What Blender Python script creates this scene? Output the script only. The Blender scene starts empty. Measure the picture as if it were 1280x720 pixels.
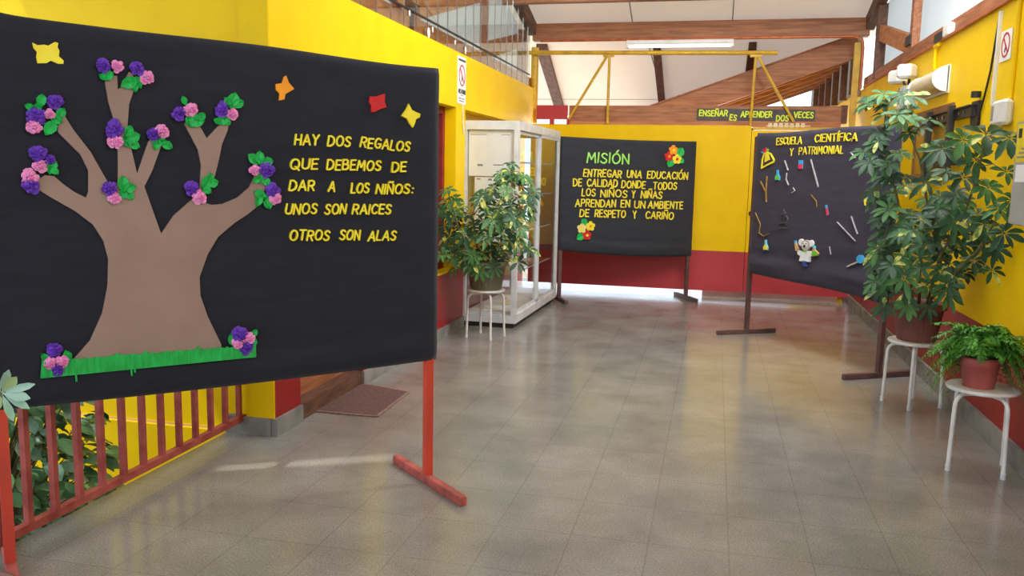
import bpy, math, random
from mathutils import Vector, Matrix
S = bpy.context.scene
COL = S.collection
PI = math.pi

# ------------------------------------------------------------------ camera
F = 1065.42
ROWS = ((0.9727555733510167, 0.23091629876666897, 0.02059751146224627),
        (-0.05112174873029707, 0.1269957128242049, 0.9905850068171982),
        (-0.22612642773743025, 0.9646500670648267, -0.13534063244471034))
CAM_Z = 1.55
cd = bpy.data.cameras.new('camera')
cam = bpy.data.objects.new('camera', cd)
COL.objects.link(cam)
cd.sensor_width = 36.0
cd.lens = 36.0 * F / 1280.0
cd.clip_start = 0.05
cd.clip_end = 300
r_, u_, f_ = [Vector(v) for v in ROWS]
cam.matrix_world = Matrix(((r_.x, u_.x, -f_.x, 0), (r_.y, u_.y, -f_.y, 0), (r_.z, u_.z, -f_.z, CAM_Z), (0, 0, 0, 1)))
S.camera = cam

# ------------------------------------------------------------------ world, sun, added area lamps
W = bpy.data.worlds.new('sky')
S.world = W
W.use_nodes = True
bg = W.node_tree.nodes['Background']
bg.inputs[0].default_value = (0.76, 0.88, 1.0, 1)
bg.inputs[1].default_value = 2.2

sl = bpy.data.lights.new('sun', 'SUN')
sl.energy = 2.5
sl.angle = math.radians(1.2)
sl.color = (1.0, 0.95, 0.86)
SUN_D = Vector((0.44, 0.236, -0.866)).normalized()
so = bpy.data.objects.new('sun', sl)
COL.objects.link(so)
so.rotation_euler = SUN_D.to_track_quat('-Z', 'Y').to_euler()


def fill_lamp(name, loc, target, sx, sy, watts, color=(1, 0.97, 0.92)):  # area lamp for fill, added where no lamp is seen
    l = bpy.data.lights.new(name, 'AREA')
    l.shape = 'RECTANGLE'
    l.size, l.size_y, l.energy, l.color = sx, sy, watts, color
    o = bpy.data.objects.new(name, l)
    COL.objects.link(o)
    o.location = loc
    o.rotation_euler = (Vector(target) - Vector(loc)).to_track_quat('-Z', 'Z').to_euler()
    return o


# added area lamps on the right, brighten left wall, gate and tree board
fill_lamp('left_wall_fill', (1.55, 6.0, 3.65), (-2.41, 9.0, 2.2), 4.0, 0.8, 300, (1, 0.98, 0.96))
fill_lamp('near_board_fill', (1.55, 0.6, 3.3), (-1.9, 5.8, 1.2), 4.0, 0.8, 170, (0.94, 0.97, 1.0))
# added area lamp under the unseen skylight, brightens the corridor middle
fill_lamp('skylight_fill', (-0.3, 6.4, 4.45), (-0.3, 8.6, 0), 3.0, 1.6, 45, (1, 0.98, 0.96))
# added area lamp behind the gate, brightens the ground under it
fill_lamp('gate_gap_fill', (-1.0, 13.4, 2.0), (-1.0, 12.3, 0.0), 3.0, 1.2, 150)

vs = S.view_settings
vs.view_transform = 'Standard'
vs.look = 'None'
vs.gamma = 1.0
vs.exposure = 0.12
vs.use_curve_mapping = False
S.cycles.use_denoising = True
S.cycles.max_bounces = 8
S.cycles.transparent_max_bounces = 12
S.cycles.caustics_reflective = False
S.cycles.caustics_refractive = False
S.cycles.sample_clamp_indirect = 6.0


# ------------------------------------------------------------------ helpers
def ray(px, py):
    a, b = (px - 640) / F, -(py - 360) / F
    return r_ * a + u_ * b + f_


def on_plane(px, py, p0, n):
    d = ray(px, py)
    c = Vector((0, 0, CAM_Z))
    t = (Vector(p0) - c).dot(n) / d.dot(n)
    return c + d * t


def on_x(px, py, X): return on_plane(px, py, (X, 0, 0), Vector((1, 0, 0)))
def on_y(px, py, Y): return on_plane(px, py, (0, Y, 0), Vector((0, 1, 0)))
def on_z(px, py, Z=0.0): return on_plane(px, py, (0, 0, Z), Vector((0, 0, 1)))


def lin(c):
    out = []
    for v in c:
        v /= 255.0
        out.append(v / 12.92 if v <= 0.04045 else ((v + 0.055) / 1.055) ** 2.4)
    return tuple(out)


def mat(name, rgb, rough=0.6, rgb2=None, scale=8.0, stretch=(1, 1, 1), metallic=0.0, bump=0.0, spec=0.5,
        sheen=0.0, detail=4.0, lo=0.35, hi=0.65, bscale=None):
    m = bpy.data.materials.new(name)
    m.use_nodes = True
    nt = m.node_tree
    N, L = nt.nodes, nt.links
    b = N['Principled BSDF']
    b.inputs['Roughness'].default_value = rough
    b.inputs['Metallic'].default_value = metallic
    b.inputs['Specular IOR Level'].default_value = spec
    if sheen:
        b.inputs['Sheen Weight'].default_value = sheen
        b.inputs['Sheen Roughness'].default_value = 0.5
    c1 = lin(rgb)
    if rgb2 is None:
        rgb2 = tuple(min(255, v * 0.9) for v in rgb)
    c2 = lin(rgb2)
    tc = N.new('ShaderNodeTexCoord')
    mp = N.new('ShaderNodeMapping')
    mp.inputs['Scale'].default_value = stretch
    nz = N.new('ShaderNodeTexNoise')
    nz.inputs['Scale'].default_value = scale
    nz.inputs['Detail'].default_value = detail
    rp = N.new('ShaderNodeValToRGB')
    rp.color_ramp.elements[0].position = lo
    rp.color_ramp.elements[1].position = hi
    rp.color_ramp.elements[0].color = (*c2, 1)
    rp.color_ramp.elements[1].color = (*c1, 1)
    L.new(tc.outputs['Object'], mp.inputs['Vector'])
    L.new(mp.outputs[0], nz.inputs['Vector'])
    L.new(nz.outputs[0], rp.inputs[0])
    L.new(rp.outputs[0], b.inputs['Base Color'])
    if bump:
        bp = N.new('ShaderNodeBump')
        bp.inputs['Strength'].default_value = bump
        bp.inputs['Distance'].default_value = 0.01
        if bscale:
            nz2 = N.new('ShaderNodeTexNoise')
            nz2.inputs['Scale'].default_value = bscale
            L.new(mp.outputs[0], nz2.inputs['Vector'])
            L.new(nz2.outputs[0], bp.inputs['Height'])
        else:
            L.new(nz.outputs[0], bp.inputs['Height'])
        L.new(bp.outputs[0], b.inputs['Normal'])
    return m


def glass_mat(name, tint=(0.95, 0.97, 0.96), refl=0.12):
    m = bpy.data.materials.new(name)
    m.use_nodes = True
    nt = m.node_tree
    N, L = nt.nodes, nt.links
    N.remove(N['Principled BSDF'])
    out = N['Material Output']
    tr = N.new('ShaderNodeBsdfTransparent')
    tr.inputs[0].default_value = (*tint, 1)
    gl = N.new('ShaderNodeBsdfGlossy')
    gl.inputs['Roughness'].default_value = 0.02
    lw = N.new('ShaderNodeLayerWeight')
    lw.inputs[0].default_value = 0.5
    pw_ = N.new('ShaderNodeMath')
    pw_.operation = 'POWER'
    pw_.inputs[1].default_value = 4.0
    ad = N.new('ShaderNodeMath')
    ad.operation = 'MULTIPLY_ADD'
    ad.inputs[1].default_value = 0.8
    ad.inputs[2].default_value = refl * 0.3
    ad.use_clamp = True
    mx = N.new('ShaderNodeMixShader')
    L.new(lw.outputs['Facing'], pw_.inputs[0])
    L.new(pw_.outputs[0], ad.inputs[0])
    L.new(ad.outputs[0], mx.inputs[0])
    L.new(tr.outputs[0], mx.inputs[1])
    L.new(gl.outputs[0], mx.inputs[2])
    L.new(mx.outputs[0], out.inputs['Surface'])
    return m


def sheet_mat(name, col, wave=60.0, axis='Y'):
    """corrugated translucent roofing sheet: lets outside light through"""
    m = bpy.data.materials.new(name)
    m.use_nodes = True
    nt = m.node_tree
    N, L = nt.nodes, nt.links
    N.remove(N['Principled BSDF'])
    out = N['Material Output']
    tc = N.new('ShaderNodeTexCoord')
    wv = N.new('ShaderNodeTexWave')
    wv.bands_direction = axis
    wv.inputs['Scale'].default_value = wave / 6.0
    rp = N.new('ShaderNodeMixRGB')
    rp.inputs[1].default_value = (*[c * 0.86 for c in col], 1)
    rp.inputs[2].default_value = (*col, 1)
    tl = N.new('ShaderNodeBsdfTranslucent')
    df = N.new('ShaderNodeBsdfDiffuse')
    mx = N.new('ShaderNodeMixShader')
    mx.inputs[0].default_value = 0.4
    L.new(tc.outputs['Object'], wv.inputs['Vector'])
    L.new(wv.outputs[0], rp.inputs[0])
    L.new(rp.outputs[0], tl.inputs[0])
    L.new(rp.outputs[0], df.inputs[0])
    L.new(tl.outputs[0], mx.inputs[1])
    L.new(df.outputs[0], mx.inputs[2])
    L.new(mx.outputs[0], out.inputs['Surface'])
    return m


class MB:
    def __init__(s):
        s.v, s.f, s.sm, s.mi = [], [], [], []

    def add(s, vs_, fs, smooth=False, mi=0):
        o = len(s.v)
        s.v += [Vector(p) for p in vs_]
        for f in fs:
            s.f.append([i + o for i in f])
            s.sm.append(smooth)
            s.mi.append(mi)
        return s

    def box(s, c, size, rz=0.0, mi=0, R=None):
        hx, hy, hz = [k / 2 for k in size]
        R = R or Matrix.Rotation(rz, 3, 'Z')
        c = Vector(c)
        ps = [c + R @ Vector((x, y, z)) for z in (-hz, hz) for y in (-hy, hy) for x in (-hx, hx)]
        return s.add(ps, [(0, 2, 3, 1), (4, 5, 7, 6), (0, 1, 5, 4), (2, 6, 7, 3), (0, 4, 6, 2), (1, 3, 7, 5)], mi=mi)

    def mm(s, lo, hi, mi=0):
        lo, hi = Vector(lo), Vector(hi)
        return s.box((lo + hi) / 2, hi - lo, mi=mi)

    def bbox(s, c, size, bev, rz=0.0, mi=0):
        """box with chamfered vertical and horizontal edges (rounded outline extruded)"""
        hx, hy, hz = [k / 2 for k in size]
        R = Matrix.Rotation(rz, 3, 'Z')
        c = Vector(c)
        b = bev
        ring = [(-hx + b, -hy), (hx - b, -hy), (hx, -hy + b), (hx, hy - b), (hx - b, hy), (-hx + b, hy), (-hx, hy - b), (-hx, -hy + b)]
        sc = lambda k: [((x - math.copysign(b, x) * k), (y - math.copysign(b, y) * k)) for x, y in ring]
        lv = [(sc(0.7), -hz), (ring, -hz + b), (ring, hz - b), (sc(0.7), hz)]
        ps = [c + R @ Vector((x, y, z)) for rg, z in lv for x, y in rg]
        fs = [list(range(7, -1, -1)), list(range(24, 32))]
        for k in range(3):
            for i in range(8):
                j = (i + 1) % 8
                fs.append((k * 8 + i, k * 8 + j, k * 8 + 8 + j, k * 8 + 8 + i))
        return s.add(ps, fs, mi=mi)

    def bar(s, a, b, w, h, up=(0, 0, 1), mi=0):
        a, b = Vector(a), Vector(b)
        d = (b - a).normalized()
        up = Vector(up)
        sd = d.cross(up)
        if sd.length < 1e-4:
            sd = d.cross(Vector((0, 1, 0)))
        sd.normalize()
        u2 = sd.cross(d)
        ps = [p + sd * (x * w / 2) + u2 * (y * h / 2) for p in (a, b) for x, y in ((-1, -1), (1, -1), (1, 1), (-1, 1))]
        return s.add(ps, [(0, 3, 2, 1), (4, 5, 6, 7), (0, 1, 5, 4), (1, 2, 6, 5), (2, 3, 7, 6), (3, 0, 4, 7)], mi=mi)

    def tube(s, pts, r, n=10, mi=0, closed=False, taper=None):
        pts = [Vector(p) for p in pts]
        k = len(pts)
        prev = None
        rings = []
        for i, p in enumerate(pts):
            if closed:
                d = pts[(i + 1) % k] - pts[i - 1]
            else:
                d = pts[min(i + 1, k - 1)] - pts[max(i - 1, 0)]
            d.normalize()
            if prev is None:
                ref = Vector((0, 0, 1)) if abs(d.z) < 0.9 else Vector((1, 0, 0))
                a = d.cross(ref).normalized()
            else:
                a = (prev - d * prev.dot(d)).normalized()
            prev = a
            b = d.cross(a)
            rr = r if taper is None else r + (taper - r) * i / (k - 1)
            rings.append([p + a * (rr * math.cos(2 * PI * j / n)) + b * (rr * math.sin(2 * PI * j / n)) for j in range(n)])
        vs2 = [q for g in rings for q in g]
        fs = []
        for i in range(k if closed else k - 1):
            i2 = (i + 1) % k
            for j in range(n):
                j2 = (j + 1) % n
                fs.append((i * n + j, i * n + j2, i2 * n + j2, i2 * n + j))
        s.add(vs2, fs, True, mi)
        if not closed:
            s.add(rings[0], [list(range(n - 1, -1, -1))], False, mi)
            s.add(rings[-1], [list(range(n))], False, mi)
        return s

    def lathe(s, prof, c=(0, 0, 0), n=28, mi=0, rib=0.0, ribn=0, smooth=True):
        c = Vector(c)
        vs2, fs = [], []
        for (r, z) in prof:
            for j in range(n):
                a = 2 * PI * j / n
                rr = r
                if ribn and rib and z > prof[0][1]:
                    rr = r * (1 + rib * (0.5 + 0.5 * math.cos(ribn * a)) - rib)
                vs2.append(c + Vector((rr * math.cos(a), rr * math.sin(a), z)))
        for i in range(len(prof) - 1):
            for j in range(n):
                j2 = (j + 1) % n
                fs.append((i * n + j, i * n + j2, i * n + n + j2, i * n + n + j))
        s.add(vs2, fs, smooth, mi)
        if prof[0][0] > 1e-5:
            s.add(vs2[:n], [list(range(n - 1, -1, -1))], False, mi)
        if prof[-1][0] > 1e-5:
            s.add(vs2[-n:], [list(range(n))], False, mi)
        return s

    def prism(s, poly, y0, y1, mi=0):
        """polygon in local x,z extruded from y0 (front) to y1"""
        n = len(poly)
        area = sum(poly[i][0] * poly[(i + 1) % n][1] - poly[(i + 1) % n][0] * poly[i][1] for i in range(n))
        if area < 0:
            poly = poly[::-1]
        vs2 = [(x, y0, z) for x, z in poly] + [(x, y1, z) for x, z in poly]
        fs = [list(range(n)), list(range(2 * n - 1, n - 1, -1))]
        for i in range(n):
            j = (i + 1) % n
            fs.append((i, i + n, j + n, j))
        return s.add(vs2, fs, mi=mi)

    def ell(s, c, r, n=12, m=8, mi=0, R=None):
        c = Vector(c)
        vs2, fs = [], []
        for i in range(m + 1):
            t = PI * i / m
            for j in range(n):
                a = 2 * PI * j / n
                p = Vector((r[0] * math.sin(t) * math.cos(a), r[1] * math.sin(t) * math.sin(a), r[2] * math.cos(t)))
                if R:
                    p = R @ p
                vs2.append(c + p)
        for i in range(m):
            for j in range(n):
                j2 = (j + 1) % n
                fs.append((i * n + j, i * n + n + j, i * n + n + j2, i * n + j2))
        return s.add(vs2, fs, True, mi)

    def build(s, name, mats, parent=None, origin=None):
        mats = mats if isinstance(mats, (list, tuple)) else [mats]
        if parent is None and origin is None:
            xs = [p.x for p in s.v]; ys = [p.y for p in s.v]; zs = [p.z for p in s.v]
            origin = Vector(((min(xs) + max(xs)) / 2, (min(ys) + max(ys)) / 2, min(zs)))
        o3 = Vector(origin) if origin is not None else Vector((0, 0, 0))
        me = bpy.data.meshes.new(name)
        me.from_pydata([tuple(p - o3) for p in s.v], [], s.f)
        for m in mats:
            me.materials.append(m)
        me.polygons.foreach_set('use_smooth', s.sm)
        me.polygons.foreach_set('material_index', s.mi)
        me.update()
        o = bpy.data.objects.new(name, me)
        COL.objects.link(o)
        o.location = o3
        if parent:
            o.parent = parent
        return o


def tag(o, label=None, cat=None, group=None, kind=None):
    if label: o['label'] = label
    if cat: o['category'] = cat
    if group: o['group'] = group
    if kind: o['kind'] = kind
    return o


def thing(name, label, cat, loc=(0, 0, 0), rz=0.0, group=None):
    o = bpy.data.objects.new(name, None)
    COL.objects.link(o)
    o.empty_display_size = 0.1
    o.location = loc
    o.rotation_euler = (0, 0, rz)
    return tag(o, label, cat, group)


def struct(name, mb, m, label=None, cat=None):
    return tag(mb.build(name, m), label, cat, kind='structure')


# ------------------------------------------------------------------ materials
YELLOW = mat('yellow_wall_paint', (250, 208, 0), 0.5, (244, 200, 0), 3.0, spec=0.2, bump=0.05, bscale=60)
RED = mat('red_dado_paint', (158, 26, 28), 0.4, (142, 22, 26), 3.0, bump=0.05, bscale=60)
GATE_RED = mat('red_gate_paint', (196, 62, 70), 0.5, (178, 50, 58), 2.0)
JOINT = mat('faded_joint_mortar', (222, 184, 110), 0.8, (206, 168, 96), 6.0)
GREY = mat('cement_skirting', (148, 146, 142), 0.75, (118, 116, 114), 6.0, bump=0.2)
CONC = mat('concrete_yard', (205, 203, 198), 0.85, (180, 178, 172), 2.0)
WOOD = mat('brown_timber', (180, 122, 86), 0.6, (142, 92, 62), 3.0, stretch=(1, 12, 12), bump=0.08)
WOODY = mat('brown_timber_lengthwise', (178, 114, 74), 0.6, (136, 82, 54), 3.0, stretch=(12, 1, 12), bump=0.08)
ORANGEWOOD = mat('orange_timber', (196, 128, 72), 0.6, (160, 92, 48), 3.0, stretch=(12, 2, 6), bump=0.08)
DARKWOOD = mat('dark_stained_timber', (116, 78, 60), 0.65, (82, 54, 44), 3.0, stretch=(10, 2, 6))
CEIL = mat('off_white_ceiling_board', (226, 216, 204), 0.85, (218, 206, 194), 1.5)
WHITEM = mat('white_enamel', (236, 236, 234), 0.4, (214, 212, 208), 9.0)
WHITEP = mat('white_plastic', (238, 238, 236), 0.4, (226, 226, 224), 9.0)
ALU = mat('white_aluminium', (226, 228, 230), 0.35, (206, 208, 212), 6.0)
DARK = mat('dark_metal', (44, 42, 42), 0.5, (32, 30, 30), 12.0)
CLOTH = mat('black_felt_cloth', (36, 37, 50), 0.78, (31, 32, 43), 5.0, stretch=(1, 1, 5), sheen=0.12, spec=0.25)
CLOTHM = mat('charcoal_cloth', (52, 54, 62), 0.75, (46, 48, 55), 5.0, stretch=(1, 1, 5), sheen=0.1, spec=0.25)
CLOTHR = mat('purple_black_cloth', (58, 54, 72), 0.75, (52, 48, 66), 5.0, stretch=(1, 1, 5), sheen=0.1, spec=0.25)
REDPOST = mat('orange_red_metal', (212, 70, 48), 0.5, (190, 66, 52), 7.0, stretch=(1, 1, 0.5))
REDFOOT = mat('worn_red_metal', (196, 96, 88), 0.6, (148, 66, 60), 14.0)
RAILRED = mat('worn_railing_red', (176, 84, 76), 0.55, (146, 58, 52), 12.0, hi=0.6)
BROWNPOST = mat('brown_metal', (108, 76, 72), 0.5, (82, 58, 58), 9.0)
PIPEY = mat('yellow_pipe_paint', (222, 180, 40), 0.45, (196, 156, 40), 9.0)
LETY = mat('yellow_foam', (255, 238, 60), 0.6, (250, 224, 44), 20)
LETG = mat('pale_green_foam', (178, 246, 110), 0.6, (160, 236, 96), 20)
LETL = mat('lime_foam', (228, 252, 60), 0.6, (216, 244, 48), 20)
ORANGE = mat('orange_foam', (255, 166, 20), 0.6, (246, 150, 12), 20)
REDF = mat('red_foam', (212, 28, 34), 0.6, (196, 20, 28), 20)
BROWNF = mat('brown_foam', (160, 132, 122), 0.65, (150, 122, 112), 4.0)
GREENF = mat('green_crepe', (34, 196, 92), 0.6, (20, 168, 72), 18.0, stretch=(3, 1, 1))
PURPLE = mat('purple_crepe', (116, 58, 200), 0.7, (84, 36, 162), 40)
PINK = mat('pink_crepe', (252, 164, 220), 0.7, (240, 132, 200), 40)
PALEY = mat('pale_yellow_foam', (250, 232, 140), 0.6, (244, 222, 120), 20)
BLUE = mat('light_blue_foam', (70, 176, 236), 0.6, (56, 160, 224), 20)
LBLUE = mat('pale_blue_foam', (130, 214, 238), 0.6, (110, 200, 228), 20)
LIME = mat('bright_green_foam', (110, 214, 60), 0.6, (96, 200, 48), 20)
PINKR = mat('pinkish_red_foam', (232, 62, 104), 0.6, (220, 50, 90), 20)
WHITEF = mat('white_foam', (244, 246, 248), 0.6, (230, 236, 240), 20)
GREYF = mat('grey_fur_foam', (200, 184, 178), 0.7, (186, 168, 164), 30)
SKINF = mat('tan_paper', (214, 170, 120), 0.7, (200, 152, 104), 30)
NAVYF = mat('blue_foam', (52, 84, 168), 0.6, (42, 70, 150), 20)
BLACKF = mat('black_paper', (28, 26, 30), 0.6, (20, 18, 22), 20)
STICK = mat('pale_stick', (190, 184, 190), 0.6, (160, 152, 160), 30)
TANSTICK = mat('tan_twig', (176, 134, 60), 0.7, (140, 100, 44), 30)
SLATE = mat('slate_grey_strip', (86, 84, 88), 0.7, (74, 72, 76), 8)
LEAF = mat('green_leaf', (58, 100, 58), 0.5, (34, 70, 44), 14.0, spec=0.35)
LEAF2 = mat('mid_green_leaf', (84, 134, 72), 0.5, (56, 102, 56), 14.0, spec=0.35)
LEAFV = mat('variegated_leaf', (206, 206, 112), 0.5, (74, 124, 60), 22.0, spec=0.35, lo=0.42, hi=0.58)
LEAFD = mat('dark_leaf', (44, 84, 50), 0.5, (30, 60, 38), 14.0, spec=0.35)
LEAFP = mat('pale_blue_green_leaf', (168, 196, 178), 0.45, (140, 174, 150), 9.0)
LEAFO = mat('olive_pale_leaf', (170, 186, 130), 0.45, (150, 168, 110), 9.0)
BUSH = mat('broad_bush_leaf', (96, 142, 90), 0.4, (62, 106, 66), 7.0, spec=0.6)
BUSHB = mat('glossy_bush_leaf', (120, 160, 140), 0.35, (86, 128, 104), 7.0, spec=0.6)
FERN = mat('fern_green', (112, 176, 62), 0.5, (74, 140, 46), 16.0)
FERND = mat('fern_dark_green', (78, 144, 50), 0.5, (54, 112, 40), 16.0)
STEM = mat('green_brown_stem', (112, 112, 66), 0.6, (84, 80, 48), 14.0)
POTG = mat('olive_grey_plastic', (128, 124, 100), 0.55, (112, 108, 88), 6.0)
POTB = mat('brown_plastic', (140, 90, 80), 0.55, (124, 78, 70), 6.0)
POTR = mat('terracotta_plastic', (186, 94, 88), 0.55, (166, 80, 76), 6.0)
SOIL = mat('potting_soil', (70, 52, 40), 0.9, (44, 32, 26), 30.0)
EARTH = mat('garden_earth', (84, 72, 58), 0.95, (58, 50, 40), 5.0, bump=0.4)
MAT_B = mat('brown_doormat', (112, 84, 80), 0.95, (92, 68, 66), 60.0, bump=0.5)
MAT_E = mat('doormat_edge', (150, 122, 112), 0.9, (128, 100, 92), 40.0)
SIGNW = mat('sign_white', (252, 252, 253), 0.4, (247, 247, 250), 9)
SIGNR = mat('sign_red', (196, 34, 48), 0.4, (180, 28, 40), 20)
SIGNK = mat('sign_black', (36, 36, 40), 0.5, (30, 30, 34), 20)
SIGNG = mat('sign_grey_print', (150, 150, 156), 0.5, (130, 130, 138), 20)
PANELG = mat('grey_box_paint', (178, 178, 176), 0.45, (166, 166, 164), 5)
STKY = mat('yellow_sticker', (250, 222, 40), 0.4, (240, 210, 30), 20)
COPPER = mat('copper_pipe', (196, 110, 66), 0.4, (170, 90, 52), 9, metallic=0.4)
PATCHY = mat('flaking_mauve_paint', (186, 164, 172), 0.8, (112, 74, 72), 7.0, stretch=(1, 1, 0.5), lo=0.4, hi=0.5)
SILVER = mat('silver_metal', (200, 204, 210), 0.2, (170, 174, 182), 9, metallic=0.9)
CREAM = mat('cream_diffuser', (226, 214, 188), 0.35, (206, 190, 156), 5.0, stretch=(1, 1, 6))
DRED = mat('dark_red_frame', (140, 30, 36), 0.5, (120, 24, 30), 9)
BROWNB = mat('brown_board', (150, 100, 60), 0.6, (126, 80, 46), 5.0, stretch=(6, 1, 1))
OCHRE = mat('ochre_hatch_board', (196, 146, 34), 0.55, (176, 126, 28), 4.0)
COVER = mat('blue_book_cover', (58, 74, 110), 0.5, (46, 60, 94), 8.0)
GLASS = glass_mat('clear_glass', (0.985, 0.99, 0.985), 0.08)
PANE = glass_mat('clerestory_glass', (0.90, 0.94, 0.92), 0.2)
SHEET = sheet_mat('translucent_corrugated_sheet', (0.50, 0.50, 0.47))
CEILT = bpy.data.materials.new('off_white_translucent_ceiling')
CEILT.use_nodes = True
_n, _l = CEILT.node_tree.nodes, CEILT.node_tree.links
_n.remove(_n['Principled BSDF'])
_tc = _n.new('ShaderNodeTexCoord'); _nz = _n.new('ShaderNodeTexNoise'); _nz.inputs['Scale'].default_value = 1.2
_rp = _n.new('ShaderNodeValToRGB')
_rp.color_ramp.elements[0].color = (*lin((226, 208, 190)), 1); _rp.color_ramp.elements[1].color = (*lin((238, 220, 202)), 1)
_df = _n.new('ShaderNodeBsdfDiffuse'); _tl = _n.new('ShaderNodeBsdfTranslucent'); _mx = _n.new('ShaderNodeMixShader')
_mx.inputs[0].default_value = 0.17  # translucency added so the sky brightens the ceiling
_l.new(_tc.outputs['Object'], _nz.inputs['Vector']); _l.new(_nz.outputs[0], _rp.inputs[0])
_l.new(_rp.outputs[0], _df.inputs[0]); _l.new(_rp.outputs[0], _tl.inputs[0])
_l.new(_df.outputs[0], _mx.inputs[1]); _l.new(_tl.outputs[0], _mx.inputs[2]); _l.new(_mx.outputs[0], _n['Material Output'].inputs['Surface'])
ROOFL = sheet_mat('translucent_skylight_sheet', (0.80, 0.82, 0.80))
TUBE = mat('fluorescent_tube', (244, 246, 250), 0.3, (236, 240, 246), 9)
TUBE.node_tree.nodes['Principled BSDF'].inputs['Emission Color'].default_value = (0.92, 0.96, 1, 1)
TUBE.node_tree.nodes['Principled BSDF'].inputs['Emission Strength'].default_value = 0.9


def floor_mat():
    m = bpy.data.materials.new('polished_terrazzo_tiles')
    m.use_nodes = True
    nt = m.node_tree
    N, L = nt.nodes, nt.links
    b = N['Principled BSDF']
    tc = N.new('ShaderNodeTexCoord')
    n1 = N.new('ShaderNodeTexNoise'); n1.inputs['Scale'].default_value = 2.2; n1.inputs['Detail'].default_value = 9; n1.inputs['Roughness'].default_value = 0.6
    n2 = N.new('ShaderNodeTexNoise'); n2.inputs['Scale'].default_value = 130; n2.inputs['Detail'].default_value = 2
    r1 = N.new('ShaderNodeValToRGB')
    r1.color_ramp.elements[0].position = 0.2; r1.color_ramp.elements[1].position = 0.8
    r1.color_ramp.elements[0].color = (*lin((120, 117, 112)), 1)
    r1.color_ramp.elements[1].color = (*lin((162, 159, 154)), 1)
    r2 = N.new('ShaderNodeValToRGB')
    r2.color_ramp.elements[0].position = 0.3; r2.color_ramp.elements[1].position = 0.72
    r2.color_ramp.elements[0].color = (0.72, 0.72, 0.72, 1)
    r2.color_ramp.elements[1].color = (1.25, 1.25, 1.25, 1)
    mul = N.new('ShaderNodeMixRGB'); mul.blend_type = 'MULTIPLY'; mul.inputs[0].default_value = 1.0
    L.new(tc.outputs['Object'], n1.inputs['Vector']); L.new(tc.outputs['Object'], n2.inputs['Vector'])
    L.new(n1.outputs[0], r1.inputs[0]); L.new(n2.outputs[0], r2.inputs[0])
    L.new(r1.outputs[0], mul.inputs[1]); L.new(r2.outputs[0], mul.inputs[2])
    # tile joints: 0.33 m across, 0.40 m along
    br = N.new('ShaderNodeTexBrick')
    br.offset = 0.0
    br.inputs['Scale'].default_value = 1.0
    br.inputs['Brick Width'].default_value = 0.331
    br.inputs['Row Height'].default_value = 0.40
    br.inputs['Mortar Size'].default_value = 0.004
    br.inputs['Mortar Smooth'].default_value = 0.3
    br.inputs['Color1'].default_value = (1, 1, 1, 1)
    br.inputs['Color2'].default_value = (0.90, 0.90, 0.90, 1)
    br.inputs['Mortar'].default_value = (0.5, 0.48, 0.47, 1)
    mp = N.new('ShaderNodeMapping')
    mp.inputs['Location'].default_value = (FLOOR_OFF[0], FLOOR_OFF[1], 0)
    L.new(tc.outputs['Object'], mp.inputs['Vector']); L.new(mp.outputs[0], br.inputs['Vector'])
    mul2 = N.new('ShaderNodeMixRGB'); mul2.blend_type = 'MULTIPLY'; mul2.inputs[0].default_value = 0.38
    L.new(mul.outputs[0], mul2.inputs[1]); L.new(br.outputs['Color'], mul2.inputs[2])
    L.new(mul2.outputs[0], b.inputs['Base Color'])
    rr = N.new('ShaderNodeMapRange')
    rr.inputs['From Min'].default_value = 0.3; rr.inputs['From Max'].default_value = 0.7
    rr.inputs['To Min'].default_value = 0.13; rr.inputs['To Max'].default_value = 0.22
    L.new(n1.outputs[0], rr.inputs['Value']); L.new(rr.outputs[0], b.inputs['Roughness'])
    b.inputs['Specular IOR Level'].default_value = 0.5
    return m


# ------------------------------------------------------------------ the room
XR, XL, YG = 1.68, -2.41, 11.15
ZW = 2.63          # top of the side walls
FLOOR_OFF = (0.2 + 0.331 * 20, 0.12 + 0.4 * 20)
FLOOR = floor_mat()
fl = MB().mm((-2.72, -4.0, -0.3), (2.0, 12.2, 0.0))
fo = tag(fl.build('floor', FLOOR, origin=(0, 0, 0)), 'grey polished terrazzo tile floor of the corridor', 'floor', kind='structure')
struct('ground_yard', MB().mm((-9, 12.2, -0.3), (9, 24, -0.004)), CONC)
struct('ground_garden', MB().mm((-12, -6, -0.7), (-2.72, 4.4, -0.45)), EARTH)

# right wall: yellow above, red dado, cement skirting
w = MB()
w.mm((XR, -4, 0.655), (XR + 0.15, YG + 8, ZW), 0)
w.mm((XR, -4, 0), (XR + 0.15, YG + 8, 0.655), 1)
struct('wall_right', w, [YELLOW, RED])
struct('baseboard_right', MB().mm((XR - 0.022, -4, 0), (XR, YG - 0.03, 0.125)), GREY)
# left wall
w = MB()
T = 0.16
w.mm((XL - T, 4.35, 2.14), (XL, 11.58, ZW + 0.02), 0)         # fascia band
w.mm((XL - T, 4.35, 0.60), (XL, 4.66, 2.14), 0)              # near pier
w.mm((XL - T, 4.35, 0.10), (XL, 4.66, 0.60), 1)
w.mm((XL - T, 5.62, 0.0), (XL, 6.05, 0.60), 1)
w.mm((XL - T, 5.62, 0.60), (XL, 6.05, 2.14), 0)
w.mm((XL - T, 6.05, 0.0), (XL, 7.83, 0.60), 1)               # under the window
w.mm((XL - T - 0.02, 6.05, 0.60), (XL + 0.012, 7.83, 0.615), 0)
w.mm((XL - T, 7.83, 0.0), (XL, 8.13, 0.60), 1)
w.mm((XL - T, 7.83, 0.60), (XL, 8.13, 2.14), 0)              # pillar
w.mm((XL - T - 0.08, 8.13, 0.50), (XL - T, 11.58, 2.14), 0)  # back of the recess
w.mm((XL - T - 0.08, 8.13, 0.0), (XL - T, 11.58, 0.50), 1)
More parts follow.
